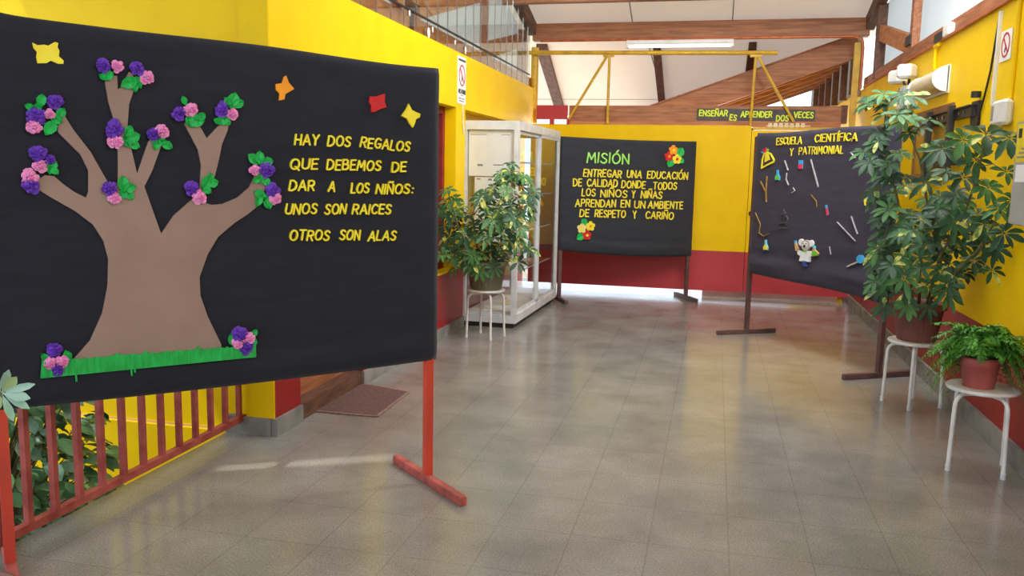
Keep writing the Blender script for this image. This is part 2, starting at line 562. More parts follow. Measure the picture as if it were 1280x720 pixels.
struct('wall_left', w, [YELLOW, RED])
b = MB()
b.mm((XL - 0.02, 4.335, 0), (XL + 0.018, 4.66, 0.105))
b.mm((XL - 0.02, 5.60, 0), (XL + 0.018, 8.13, 0.10))
struct('baseboard_left', b, GREY)
# courtyard wall facing the camera beyond the railing
w = MB()
w.mm((-9, 4.35, -0.6), (XL - T, 4.5, 0.0), 0)
w.mm((-9, 4.37, 0.012), (XL - T, 4.5, 3.1), 0)
w.mm((-2.72, 4.328, 0.0), (XL - 0.02, 4.37, 0.105), 1)
w.mm((-9, 4.366, -0.002), (-2.72, 4.45, 0.014), 2)
w.mm((XL - T - 0.02, 4.340, 0.105), (XL - 0.001, 4.349, 2.649), 0)
struct('wall_courtyard', w, [YELLOW, GREY, JOINT])

# doorway and window of the left wall
d = thing('door_1', 'brown wooden door standing behind the doormat', 'door', (XL - 0.13, 5.14, 0.1))
d['kind'] = 'structure'
MB().mm((-0.02, -0.46, 0.0), (0.02, 0.46, 2.02)).build('door_leaf', WOODY, d)
MB().mm((-0.03, -0.48, -0.1), (0.13, 0.48, 0.0)).build('threshold', DARKWOOD, d)
MB().tube([(0.02, 0.36, 0.95), (0.07, 0.36, 0.95), (0.07, 0.26, 0.95)], 0.01).build('handle', SILVER, d)
wn = thing('window_1', 'window with dark red frame in the left wall', 'window', (XL - T + 0.02, 6.94, 0.615))
wn['kind'] = 'structure'
f = MB()
f.mm((-0.03, -0.89, 0), (0.03, -0.82, 1.525)); f.mm((-0.03, 0.82, 0), (0.03, 0.89, 1.525))
f.mm((-0.03, -0.82, 0), (0.03, 0.82, 0.07)); f.mm((-0.03, -0.82, 1.455), (0.03, 0.82, 1.525)); f.mm((-0.03, -0.03, 0.07), (0.03, 0.03, 1.455))
f.build('window_frame', DRED, wn)
MB().mm((-0.004, -0.82, 0.07), (0.004, 0.82, 1.455)).build('pane', GLASS, wn)
struct('wall_inner', MB().mm((XL - T - 1.2, 4.6, 0), (XL - T - 1.1, 8.1, 2.62)).mm((XL - T - 1.2, 4.52, 2.62), (XL - T - 0.01, 8.1, 2.65)).mm((XL - T - 1.2, 8.1, 0), (XL - T - 0.01, 8.13, 2.65)), CEIL)  # unseen roof added behind the left window to block stray sun

# gate
g = thing('door_2', 'wide yellow and red sheet metal gate at the far end', 'gate', (-1.0, YG, 0))
g['kind'] = 'structure'
q = MB(); q.mm((-1.40, 0, 0.60), (1.402, 0.04, 2.17)); q.build('upper_panel', YELLOW, g)
q = MB(); q.mm((-1.40, 0, 0.085), (1.402, 0.04, 0.60)); q.build('lower_panel', GATE_RED, g)
q = MB(); q.mm((-1.40, 0.04, 2.13), (1.40, 0.08, 2.18)); q.mm((-1.40, 0.04, 0.09), (-1.36, 0.08, 2.13)); q.build('gate_frame', PIPEY, g)
g = thing('door_3', 'yellow and red sheet metal door leaf behind the science board', 'door', (1.03, YG, 0))
g['kind'] = 'structure'
MB().mm((-0.622, 0, 0.60), (0.63, 0.04, 2.12)).build('upper_panel', YELLOW, g)
MB().mm((-0.622, 0, 0.085), (0.63, 0.04, 0.60)).build('lower_panel', GATE_RED, g)
MB().mm((-0.65, 0.042, 0.085), (-0.6, 0.06, 2.15)).build('edge_strip', DARK, g)
q = MB(); q.mm((-0.615, -0.006, 2.125), (0.64, 0.05, 2.16)); q.build('top_rail', PIPEY, g)
q = MB(); q.tube([(-0.59, -0.05, 1.07 + 0.02 * math.cos(t)) if False else (-0.585 + 0.02 * math.sin(t), -0.03, 1.09 + 0.025 * math.cos(t)) for t in [k * PI / 6 for k in range(12)]], 0.006, closed=True)
q.mm((-0.6, -0.03, 1.07), (-0.57, 0.0, 1.11)); q.build('padlock', DARK, g)
struct('trim_1', MB().mm((-0.1, YG + 0.1, 0), (1.66, YG + 0.35, 0.075)), CONC)
struct('trim_2', MB().mm((-2.335, YG + 0.02, 2.24), (-1.93, YG + 0.08, 2.42)), GATE_RED)
q = MB(); q.mm((-2.16, YG + 0.02, 2.175), (-2.10, YG + 0.08, 2.24)); q.mm((-1.935, YG + 0.02, 2.175), (-1.90, YG + 0.08, 2.24))
struct('trim_3', q, GATE_RED)
# little white slats seen over the door leaf
q = MB()
for k in range(7):
    q.mm((0.60 + k * 0.065, YG + 0.08, 2.14), (0.645 + k * 0.065, YG + 0.10, 2.215))
q.mm((0.58, YG + 0.09, 2.175), (1.1, YG + 0.105, 2.187))
tag(q.build('white_slat_grille', CREAM), 'small white slat grille above the door leaf, below the lime lettering', 'grille')

# ------------------------------------------------------------------ roof
SL = 0.25
def zc(Y): return 3.48 - SL * (Y - 11.3)
RIDGE = 6.0
c = MB()
X0, X1 = -2.75, 2.05
c.add([(X0, RIDGE + 1.6, zc(RIDGE + 1.6)), (X1, RIDGE + 1.6, zc(RIDGE + 1.6)), (X1, 11.3, zc(11.3)), (X0, 11.3, zc(11.3))], [(0, 1, 2, 3)])
c.add([(X0 - 1.5, 11.3, zc(11.3)), (2.26, 11.3, zc(11.3)), (-0.4, 15.05, zc(15.05)), (X0 - 1.5, 15.05, zc(15.05))], [(0, 1, 2, 3)])
ro = struct('ceiling', c, CEILT)
c = MB()
c.add([(X0, RIDGE - 0.6, zc(RIDGE)), (X1, RIDGE - 0.6, zc(RIDGE)), (X1, -2, 3.1), (X0, -2, 3.1)], [(0, 1, 2, 3)])
ro = struct('ceiling_near', c, CEIL)
sf = ro.modifiers.new('thickness', 'SOLIDIFY'); sf.thickness = 0.03; sf.offset = -1
q = MB(); q.add([(X0, RIDGE + 1.62, zc(RIDGE + 1.6) + .01), (X1, RIDGE + 1.62, zc(RIDGE + 1.6) + .01), (X1, RIDGE - .62, zc(RIDGE) + .01), (X0, RIDGE - .62, zc(RIDGE) + .01)], [(0, 1, 2, 3)])
struct('window_6', q, ROOFL)  # unseen sheet over the ceiling gap, added to soften the sun
# battens covering the ceiling sheet joints
q = MB()
for xx in (-1.08, 0.1):
    q.bar((xx, 8.0, zc(8.0) - 0.004), (xx - (0.0 if xx > 0 else 0.06), 11.3, zc(11.3) - 0.004), 0.012, 0.006)
q.bar((-1.0, 11.7, zc(11.7) - 0.004), (-0.85, 14.9, zc(14.9) - 0.004), 0.014, 0.006)
q.bar((-3.0, 14.2, zc(14.2) - 0.004), (0.0, 14.2, zc(14.2) - 0.004), 0.012, 0.006)
struct('ceiling_joints', q, GREY)
# unseen roof sheet added to shade the floor, its slit leaves a sun stripe
ez = 2.95
cx, cy = on_z(390, 578).xy
tt = ez / -SUN_D.z
sc_ = Vector((cx - SUN_D.x * tt, cy - SUN_D.y * tt))
ax = Vector((0.88, 0.47)).normalized(); ay = Vector((-ax.y, ax.x))
inn = [sc_ + ax * (a * 0.47) + ay * (b_ * 0.05) for a, b_ in ((-1, -1), (1, -1), (1, 1), (-1, 1))]
outr = [Vector((-4.25, -6)), Vector((-2.4, -6)), Vector((-2.4, 4.36)), Vector((-4.25, 4.36))]
e = MB()
vv = [(p.x, p.y, ez) for p in outr] + [(p.x, p.y, ez) for p in inn]
e.add(vv, [(0, 1, 5, 4), (1, 2, 6, 5), (2, 3, 7, 6), (3, 0, 4, 7)])
eo = struct('sun_slit_mask', e, ROOFL)
sf = eo.modifiers.new('thickness', 'SOLIDIFY'); sf.thickness = 0.02

def beam(name, mb, m, label):
    o = mb.build(name, m)
    return tag(o, label, 'beam', kind='structure')

q = MB(); q.mm((-2.42, 11.2, 3.25), (1.70, 11.34, 3.46))
beam('roof_beam', q, WOOD, 'wide brown timber beam across the corridor above the white lamp')
zq = zc(10.25)
q = MB(); q.mm((-2.6, 10.2, zq - 0.21), (1.85, 10.32, zq - 0.01))
beam('roof_purlin', q, WOOD, 'brown timber beam nearest the camera at the top of the picture')
# lintel over the gate
q = MB(); q.mm((-1.93, YG + 0.18, 2.24), (1.46, YG + 0.32, 2.43))
q.mm((-1.93, YG + 0.155, 2.165), (1.46, YG + 0.18, 2.24))
beam('gate_lintel', q, WOOD, 'brown timber lintel beam running above the gate')
q = MB(); q.mm((1.46, YG + 0.16, 2.22), (1.53, YG + 0.34, 2.44))
beam('lintel_cap', q, DARKWOOD, 'dark end piece of the lintel beam above the gate')
# short rafters dropping behind the big beam
for k, (a, bb, w_) in enumerate((((677, 58), (700, 136), 0.15), ((821, 62), (828, 136), 0.10), ((941, 56), (934, 106), 0.10))):
    A = on_plane(a[0], a[1], (0, 11.3, zc(11.3) - 0.04), Vector((0, SL, 1)).normalized())
    B = on_plane(bb[0], bb[1], (0, 11.3, zc(11.3) - 0.04), Vector((0, SL, 1)).normalized())
    q = MB(); q.bar(A, B, w_, 0.10)
    beam('sloping_rafter', q, DARKWOOD, ('dark rafter behind the left end of the overhead yellow pipe', 'dark rafter behind the white ceiling lamp', 'short dark rafter above the lime lettered strip')[k])
# side rafters beyond the gate, one behind the other
for k in range(6):
    yk = YG + 0.55 + k * 0.85
    q = MB()
    q.bar((-1.3, yk, 2.15), (1.66, yk, 3.20), 0.09, 0.27 if k == 0 else 0.2)
    beam('valley_rafter', q, WOOD, 'slanting brown rafter beyond the gate, %s of the row' % ('nearest', 'second nearest', 'third nearest', 'fourth nearest', 'fifth nearest', 'farthest')[k])
    o_ = MB(); o_.mm((1.58, yk - 0.04, 2.6), (1.67, yk + 0.04, 3.1))
    beam('clerestory_post', o_, DARKWOOD, 'dark post under the slanting rafter beyond the gate, %s of the row' % ('nearest', 'second nearest', 'third nearest', 'fourth nearest', 'fifth nearest', 'farthest')[k])
q = MB(); q.add([(-1.3, YG + 0.5, 2.30), (1.7, YG + 0.5, 3.36), (1.7, YG + 6, 3.36), (-1.3, YG + 6, 2.30)], [(0, 1, 2, 3)])
ro = struct('ceiling_valley', q, WOODY)
sf = ro.modifiers.new('thickness', 'SOLIDIFY'); sf.thickness = 0.02; sf.offset = 1
q = MB(); q.mm((1.66, YG + 0.4, 2.62), (1.68, YG + 6, 3.3))
struct('window_2', q, SHEET)

# left clerestory: translucent sheet, timber truss, glass strips in front
XT = XL - 0.10
def sheet_poly(X, y0, y1):
    return [(X, y0, ZW), (X, y1, ZW), (X, y1, zc(y1)), (X, y0, zc(max(y0, RIDGE)))]
q = MB(); q.add(sheet_poly(XL - 0.22, 4.4, 11.5), [(0, 1, 2, 3)])
q.add([(XL - 0.22, -2, 2.9), (XL - 0.22, 4.4, 2.9), (XL - 0.22, 4.4, 4.75), (XL - 0.22, -2, 3.2)], [(0, 1, 2, 3)])  # unseen near sheet added to stop stray sun and diffuse it
struct('window_3', q, SHEET)
q = MB(); q.add(sheet_poly(XR + 0.14, -2.0, 4.0), [(0, 1, 2, 3)]); q.add(sheet_poly(XR + 0.14, 4.0, 11.4), [(0, 1, 2, 3)])
struct('window_4', q, SHEET)

def tr(mb, a, b_, h_, X=XT, th=0.07):
    A, B = on_x(a[0], a[1], X), on_x(b_[0], b_[1], X)
    mb.bar(A, B, th, h_, up=(0, 0, 1) if abs((B - A).normalized().z) < 0.9 else (0, 1, 0))

q = MB(); q.mm((XT - 0.04, 4.4, 2.65), (XT + 0.04, 11.5, 2.79)); beam('truss_bottom_chord', q, ORANGEWOOD, 'orange timber bottom chord on top of the left wall')
q = MB(); q.bar((XT, 9.14, 2.78), (XT, 9.14, zc(9.14) - 0.05), 0.11, 0.07, up=(1, 0, 0)); beam('truss_post', q, WOODY, 'brown upright post in the left glazed band')
q = MB(); q.bar((XT, 11.0, 2.70), (XT, 11.0, 3.35), 0.12, 0.10, up=(1, 0, 0)); beam('truss_end_post', q, DARKWOOD, 'dark brown end post of the left glazed band')
q = MB(); q.bar((XT, 6.75, 2.82), (XT, 9.14, 3.45), 0.07, 0.17); beam('truss_brace', q, ORANGEWOOD, 'orange diagonal brace left of the upright post, left glazed band')
q = MB(); q.bar((XT, 6.75, 2.80), (XT, 5.2, 3.45), 0.07, 0.14); beam('truss_brace', q, ORANGEWOOD, 'orange diagonal brace at the top edge of the picture, left glazed band')
q = MB(); q.bar((XT, 9.2, 2.85), (XT, 10.95, 3.22), 0.07, 0.17); beam('truss_brace', q, WOODY, 'brown diagonal brace right of the upright post, left glazed band')
q = MB(); q.bar((XL - 0.02, 6.0, zc(6.0) - 0.12), (XL - 0.02, 11.25, zc(11.25) - 0.1), 0.10, 0.16); beam('roof_edge_beam', q, DARKWOOD, 'dark sloping roof edge beam above the left glazed band')
q = MB(); q.bar((XR + 0.02, 6.0, zc(6.0) - 0.12), (XR + 0.02, 11.25, zc(11.25) - 0.1), 0.10, 0.16); beam('roof_edge_beam', q, DARKWOOD, 'dark sloping roof edge beam above the right glazed band')
q = MB(); q.box((XT + 0.045, 6.78, 2.86), (0.012, 0.30, 0.07)); q.box((XT + 0.045, 6.70, 2.95), (0.012, 0.10, 0.2)); q.box((XT + 0.045, 6.75, 2.72), (0.012, 0.07, 0.22))
tag(q.build('joint_plate', DARK), 'dark steel joint plate on the orange truss by the left wall', 'plate')
gp = thing('window_5', 'row of clear glass strips standing on the left wall', 'window', (XL - 0.02, 4.4, ZW + 0.02))
gp['kind'] = 'structure'
q = MB(); q.mm((-0.004, 0, 0), (0.0, 6.7, 0.92)); q.build('glass_strip', PANE, gp)
q = MB()
for k in range(24):
    q.mm((-0.002, 0.12 + k * 0.28, 0), (0.004, 0.128 + k * 0.28, 0.92))
q.build('glazing_joints', SILVER, gp)
q = MB(); q.mm((-0.005, 0, 0.145), (0.012, 6.7, 0.158)); q.build('glazing_bar', DARK, gp)
# smears of white filler on the glass band
q = MB()
random.seed(4)
for (px, py, s_) in ((536, 41, 0.035), (541, 37, 0.02), (582, 63, 0.03), (512, 16, 0.02), (569, 53, 0.018), (622, 88, 0.012)):
    p = on_x(px, py, XL - 0.012)
    q.ell(p, (0.004, s_, s_ * 1.3), 10, 6)
tag(q.build('filler_smear', WHITEP), 'white filler blobs stuck along the left glass band', 'filler', kind='stuff')

# right clerestory timber
XT2 = XR + 0.05
q = MB(); q.mm((XT2 - 0.04, -2, ZW), (XT2 + 0.04, 11.3, ZW + 0.13)); beam('truss_bottom_chord', q, WOODY, 'brown timber bottom chord on top of the right wall')
q = MB(); q.bar((XT2, 8.80, 2.72), (XT2, 8.80, zc(8.8) - 0.05), 0.11, 0.07, up=(1, 0, 0)); beam('truss_post', q, WOODY, 'brown upright post in the right glazed band')
q = MB(); q.bar((XT2, 6.45, 2.68), (XT2, 6.45, zc(6.45) - 0.05), 0.06, 0.07, up=(1, 0, 0)); beam('truss_post', q, DARKWOOD, 'thin dark post at the top right of the right glazed band')
q = MB(); q.bar((XT2, 10.6, 2.64), (XT2, 10.6, 3.5), 0.10, 0.10, up=(1, 0, 0)); beam('truss_end_post', q, DARKWOOD, 'dark brown end post of the right glazed band')
q = MB(); q.bar((XT2, 10.55, 3.18), (XT2, 8.85, 2.80), 0.06, 0.17); beam('truss_brace', q, ORANGEWOOD, 'orange diagonal brace left of the upright post, right glazed band')
q = MB(); q.bar((XT2, 8.7, 3.55), (XT2, 6.5, 2.92), 0.06, 0.15); beam('truss_brace', q, ORANGEWOOD, 'orange diagonal brace right of the upright post, right glazed band')
q = MB(); q.bar((XT2, 6.4, 2.85), (XT2, 4.2, 3.5), 0.06, 0.15); beam('truss_brace', q, ORANGEWOOD, 'orange diagonal brace at the top right corner, right glazed band')
q = MB(); q.box((XT2 - 0.045, 8.85, 2.84), (0.012, 0.22, 0.09)); tag(q.build('joint_plate', DARK), 'dark steel joint plate at the foot of the right brace', 'plate')
struct('trim_4', MB().bar((XR - 0.01, -2, ZW + 0.008), (XR - 0.01, 11.1, ZW + 0.008), 0.03, 0.02), COPPER)

# yellow pipe truss over the gate
YT = YG + 0.12
t = thing('pipe_truss', 'yellow pipe frame with slanting stays above the gate', 'frame', (-0.4, YT, 2.19))
def pl(px, py): return on_y(px, py, YT) - Vector((-0.4, YT, 2.19))
MB().tube([pl(662, 66), pl(972, 66)], 0.028).build('top_pipe', PIPEY, t)
for a, bb in (((760, 68), (709, 152)), ((762, 68), (759, 154)), ((945, 68), (938, 156)), ((946, 68), (992, 152))):
    MB().tube([pl(*a), pl(*bb)], 0.018).build('stay', PIPEY, t)
for a in ((761, 70), (945, 70)):
    MB().box(pl(*a), (0.14, 0.05, 0.03)).build('clamp_plate', PIPEY, t)
p = on_y(667, 64, YT)
tag(MB().tube([(p.x + 0.0, YT + 0.10, 2.2), (p.x, YT + 0.10, p.z + 0.06)], 0.05).build('gate_post', PIPEY), 'yellow post at the left end of the overhead pipe', 'post')
q = MB(); q.mm((1.545, YG + 0.06, 0.0), (1.615, YG + 0.12, 3.17)); tag(q.build('gate_post', PIPEY), 'tall yellow square post at the right end of the gate', 'post')
q = MB(); q.mm((1.61, YG + 0.25, 2.55), (1.675, YG + 0.30, 3.2)); struct('trim_5', q, PATCHY)
a = on_y(1028, 51, YG + 0.03); bb = on_y(1088, 49, YG + 0.03)
q = MB(); q.tube([(-2.3, YG, 3.235), (1.5, YG, 3.235), (1.58, YG, 3.22), (1.62, YG, 3.17), (1.63, YG, 3.1), (1.63, YG, 2.62)], 0.018)
tag(q.build('copper_pipe', COPPER), 'thin copper pipe bending down beside the mauve flaking panel', 'pipe')

# ------------------------------------------------------------------ stroke lettering
def oval(w_, h0=0.0, h1=1.0, n=16):
    return [(w_ / 2 + w_ / 2 * math.sin(2 * PI * k / n), (h0 + h1) / 2 + (h1 - h0) / 2 * math.cos(2 * PI * k / n)) for k in range(n + 1)]
P_ = [(0, 0), (0, 1), (.36, 1), (.53, .9), (.57, .74), (.53, .58), (.36, .48), (0, .48)]
GL = {
 'A': (.74, [[(0, 0), (.37, 1), (.74, 0)], [(.14, .34), (.60, .34)]]),
 'B': (.62, [[(0, 0), (0, 1), (.36, 1), (.52, .88), (.52, .66), (.36, .53), (0, .53)], [(.36, .53), (.58, .42), (.62, .26), (.56, .1), (.38, 0), (0, 0)]]),
 'C': (.66, [[(.66, .82), (.52, .96), (.34, 1), (.12, .85), (0, .5), (.12, .15), (.34, 0), (.52, .04), (.66, .18)]]),
 'D': (.68, [[(0, 0), (0, 1), (.3, 1), (.58, .82), (.68, .5), (.58, .18), (.3, 0), (0, 0)]]),
 'E': (.52, [[(.52, 1), (0, 1), (0, 0), (.52, 0)], [(0, .52), (.44, .52)]]),
 'F': (.50, [[(.50, 1), (0, 1), (0, 0)], [(0, .52), (.40, .52)]]),
 'G': (.70, [[(.68, .84), (.5, .98), (.34, 1), (.12, .85), (0, .5), (.12, .15), (.34, 0), (.55, .03), (.69, .2), (.69, .42), (.42, .42)]]),
 'H': (.60, [[(0, 0), (0, 1)], [(.6, 0), (.6, 1)], [(0, .5), (.6, .5)]]),
 'I': (.04, [[(.02, 0), (.02, 1)]]),
 'L': (.48, [[(0, 1), (0, 0), (.48, 0)]]),
 'M': (.82, [[(0, 0), (.1, 1), (.41, .32), (.72, 1), (.82, 0)]]),
 'N': (.62, [[(0, 0), (0, 1), (.62, 0), (.62, 1)]]),
 'O': (.76, [oval(.76)]),
 'P': (.57, [P_]),
 'Q': (.80, [oval(.76), [(.45, .25), (.82, -.08)]]),
 'R': (.60, [P_, [(.28, .48), (.6, 0)]]),
 'S': (.58, [[(.56, .84), (.44, .97), (.26, 1), (.08, .9), (.05, .72), (.18, .57), (.42, .45), (.56, .32), (.54, .12), (.36, 0), (.16, .02), (0, .15)]]),
 'T': (.66, [[(0, 1), (.66, 1)], [(.33, 1), (.33, 0)]]),
 'U': (.62, [[(0, 1), (0, .26), (.1, .07), (.31, 0), (.52, .07), (.62, .26), (.62, 1)]]),
 'V': (.68, [[(0, 1), (.34, 0), (.68, 1)]]),
 'Y': (.64, [[(0, 1), (.32, .5), (.64, 1)], [(.32, .5), (.32, 0)]]),
 ':': (.06, [[(.03, .14), (.03, .16)], [(.03, .62), (.03, .64)]]),
}
GL['Ñ'] = (.62, GL['N'][1] + [[(.08, 1.2), (.22, 1.29), (.4, 1.2), (.54, 1.28)]])
GL['Í'] = (.04, GL['I'][1] + [[(.02, 1.16), (.16, 1.36)]])
GL['Ó'] = (.76, GL['O'][1] + [[(.36, 1.16), (.54, 1.36)]])


def capsule(mb, a, b_, r, y0, y1):
    dx, dz = b_[0] - a[0], b_[1] - a[1]
    an = math.atan2(dz, dx)
    poly = [(b_[0] + r * math.cos(an + t), b_[1] + r * math.sin(an + t)) for t in [-PI / 2 + k * PI / 5 for k in range(6)]]
    poly += [(a[0] + r * math.cos(an + t), a[1] + r * math.sin(an + t)) for t in [PI / 2 + k * PI / 5 for k in range(6)]]
    mb.prism(poly, y0, y1)


RNG = random.Random(11)
def word(text, P0, P1, h_, m, parent, y0, y1, wt=0.10, slant=0.06, jit=1.0, part='letter'):
    """letters of a word laid between P0 and P1 (local x,z of mid height)"""
    gap = 0.26
    tot = sum(GL[ch][0] for ch in text) + gap * (len(text) - 1)
    L_ = math.hypot(P1[0] - P0[0], P1[1] - P0[1])
    an = math.atan2(P1[1] - P0[1], P1[0] - P0[0])
    sx = (L_ - wt * h_ * 2) / tot if tot > 0.2 else h_
    pos = wt * h_
    for ch in text:
        w_, st = GL[ch]
        mb = MB()
        ra = an + RNG.uniform(-.05, .05) * jit
        dz = RNG.uniform(-.05, .05) * h_ * jit
        cx_ = pos + w_ * sx / 2
        bx_ = P0[0] + math.cos(an) * cx_; bz_ = P0[1] + math.sin(an) * cx_ + dz
        def tf(p):
            x = (p[0] - w_ / 2) * sx + slant * (p[1] - .5) * h_
            z = (p[1] - .5) * h_
            return (bx_ + x * math.cos(ra) - z * math.sin(ra), bz_ + x * math.sin(ra) + z * math.cos(ra))
        kk = 0
        for line in st:
            pts = [tf(p) for p in line]
            for i in range(len(pts) - 1):
                capsule(mb, pts[i], pts[i + 1], wt * h_, y0 - .0004 * (kk % 7), y1)
                kk += 1
        mb.build(part, m, parent)
        pos += (w_ + gap) * sx


# ------------------------------------------------------------------ display boards
class Board:
    def __init__(s, label, a, b_, group='cloth covered display boards', rise=0.0):
        s.a, s.b = Vector((a[0], a[1], 0)), Vector((b_[0], b_[1], 0))
        s.L = (s.b - s.a).length
        s.u = (s.b - s.a).normalized()
        s.n = Vector((s.u.y, -s.u.x, 0))          # towards the viewer
        s.root = thing('display_board', label, 'display board', s.a, math.atan2(s.u.y, s.u.x), group)

    def uv(s, px, py):
        p = on_plane(px, py, s.a + s.n * 0.035, s.n)
        return ((p - s.a).dot(s.u), p.z)

    def legs(s, pw, mp, mf, fl_=0.35, fh=0.045):
        for u in (0.0, s.L):
            q = MB().box((u, 0, (fh + 1.93) / 2), (pw, pw, 1.93 - fh)); q.build('post', mp, s.root)
            q = MB().bbox((u, 0, fh / 2), (pw * 1.02, fl_ * 2, fh), 0.005); q.build('foot', mf, s.root)
        for zz in (0.68, 1.91):
            MB().box((s.L / 2, 0, zz), (s.L - pw, 0.025, 0.025)).build('cross_rail', mp, s.root)

    def cloth(s, top, bot, m, u0, u1, amp=0.003, folds=(), seed=1):
        """top/bot: functions of u; wrapped cloth with soft wrinkles; folds: (z offset above the hem, depth, width)"""
        rg = random.Random(seed)
        ph = [rg.uniform(0, 6) for _ in range(8)]
        nx, nz = 60, 44
        vs_, fs = [], []
        rings = []
        for i in range(nx + 1):
            u = u0 + (u1 - u0) * i / nx
            zt, zb = top(u), bot(u)
            ring = []
            e = min(i, nx - i)
            th = 0.032 if e > 0 else 0.022
            for j in range(nz + 1):
                v = j / nz
                z = zb + (zt - zb) * v
                y = -th
                k = min(1, min(v, 1 - v) * 12)
                wob = amp * (math.sin(u * 5 + ph[0] + z * 2) * .5 + math.sin(z * 17 + u * 3 + ph[1]) * .35 + math.sin(z * 31 - u * 7 + ph[2]) * .15)
                for (fz, fd, fw, slope) in folds:
                    t = (z - zb - fz - slope * (u - u0)) / fw
                    wob += fd * math.exp(-t * t) * (0.7 + 0.3 * math.sin(u * 4 + ph[3]))
                if v == 0 or v == 1:
                    y = -th * 0.6
                ring.append((u, y + max(-0.0, 0) + wob * k, z))
            for j in range(nz, -1, -4):
                v = j / nz
                ring.append((u, th * (0.6 if v in (0, 1) else 1), zb + (zt - zb) * v))
            rings.append(ring)
        n = len(rings[0])
        for rg_ in rings:
            vs_ += rg_
        for i in range(nx):
            for j in range(n):
                j2 = (j + 1) % n
                fs.append((i * n + j, (i + 1) * n + j, (i + 1) * n + j2, i * n + j2))
        fs.append(list(range(n)))
        fs.append([nx * n + k for k in range(n - 1, -1, -1)])
        mb = MB(); mb.add(vs_, fs, True)
        return mb.build('cloth_cover', m, s.root)


Y0, Y1 = -0.037, -0.030   # front and back of the paper pieces
def pxpoly(B, pts, sc=1.0, off=(0, 0)): return [B.uv(off[0] + x / sc, off[1] + y / sc) for x, y in pts]


# ---- board with the tree
a = on_z(13, 702, 0.04); bb = on_z(534.5, 594, 0.04)
B1 = Board('large black cloth board with paper tree and verse, on red legs', a.xy, bb.xy)
B1.legs(0.038, REDPOST, REDFOOT)
uA, zA = B1.uv(0, 16); uB, zB = B1.uv(551, 85); _, zBl = B1.uv(0, 514); _, zBr = B1.uv(547, 450)
L1 = uB
def top1(u): return zA + (zB - zA) * u / L1 + 0.012 * math.exp(-((u) / .08) ** 2) - 0.008 * math.sin(u / L1 * PI * 3) * (u / L1)
def bot1(u): return zBl + (zBr - zBl) * u / L1 - 0.012 * math.sin(PI * u / L1)
B1.cloth(top1, bot1, CLOTH, -0.04, L1, 0.0035, ((0.09, -0.006, 0.02, 0.0), (0.13, 0.006, 0.03, 0.01)), 3)
TREE = [(90,450.5),(112.5,425),(127.5,391),(134,357.5),(135,324),(129,301),(116,280.6),(94,264),(64,247),(46,236),(45,226),(56,219),(67,220),
        (80,231),(93,240),(107,247),(110,240),(110,213),(100,193),(72,165),(72,153),(80,144),(92,163),(113,190),(130,220),(136,230),(147,228),(147,183),
        (142,150),(135,127),(131,103),(134,95),(146,95),(147,112),(152,108),(161,90),(166,93),(167,113),(161,130),(159,157),(163,183),(171,217),(177,200),
        (185,177),(194,168),(206,166),(203,177),(190,213),(180,233),(191,264),(201,292),(217,269),(240,249),(249,235),(251,207),(247,187),(230,155),(235,150),
        (246,152),(258,173),(268,162),(277,153),(286,150),(284,163),(277,180),(273,200),(268,220),(257,240),(255,253),(264,256),(277,255),(296,247),(311,234),(319,218),(328,214),
        (333,225),(326,254),(310,267),(292,279),(272,296),(259,318),(249,346),(250,369),(259,395),(276,430),(276,440),(180,446),(90,452)]
MB().prism(pxpoly(B1, TREE), -0.042, -0.030).build('tree_cutout', BROWNF, B1.root)
gr = [(50,472),(319,445.5),(318.5,430),(300,431)]
rg = random.Random(5)
x = 292
while x > 58:
    t_ = (x - 52) / 266
    yb = 452 - t_ * 21
    gr += [(x, yb + rg.uniform(-1, 1)), (x - 3, yb - rg.choice((0, 1, 1.5, 5 if rg.random() < .25 else 1)))]
    x -= 6
gr += [(52, 448)]
q = MB(); q.prism(pxpoly(B1, gr), -0.050, -0.043)
for k in range(34):
    xx = 56 + k * 7.6
    t_ = (xx - 52) / 266
    p0 = B1.uv(xx, 451 - t_ * 21); p1 = B1.uv(xx + rg.uniform(-1, 1), 470 - t_ * 25)
    q.bar((p0[0], -0.051, p0[1]), (p1[0], -0.051, p1[1]), 0.004, 0.006, up=(0, 1, 0))
for (xx, yy) in ((94, 473), (163, 466), (167, 462)):
    p0 = B1.uv(xx, yy - 8); p1 = B1.uv(xx + 1, yy + 3)
    q.bar((p0[0], -0.048, p0[1]), (p1[0], -0.048, p1[1]), 0.006, 0.004, up=(0, 1, 0))
q.build('grass_strip', GREENF, B1.root)


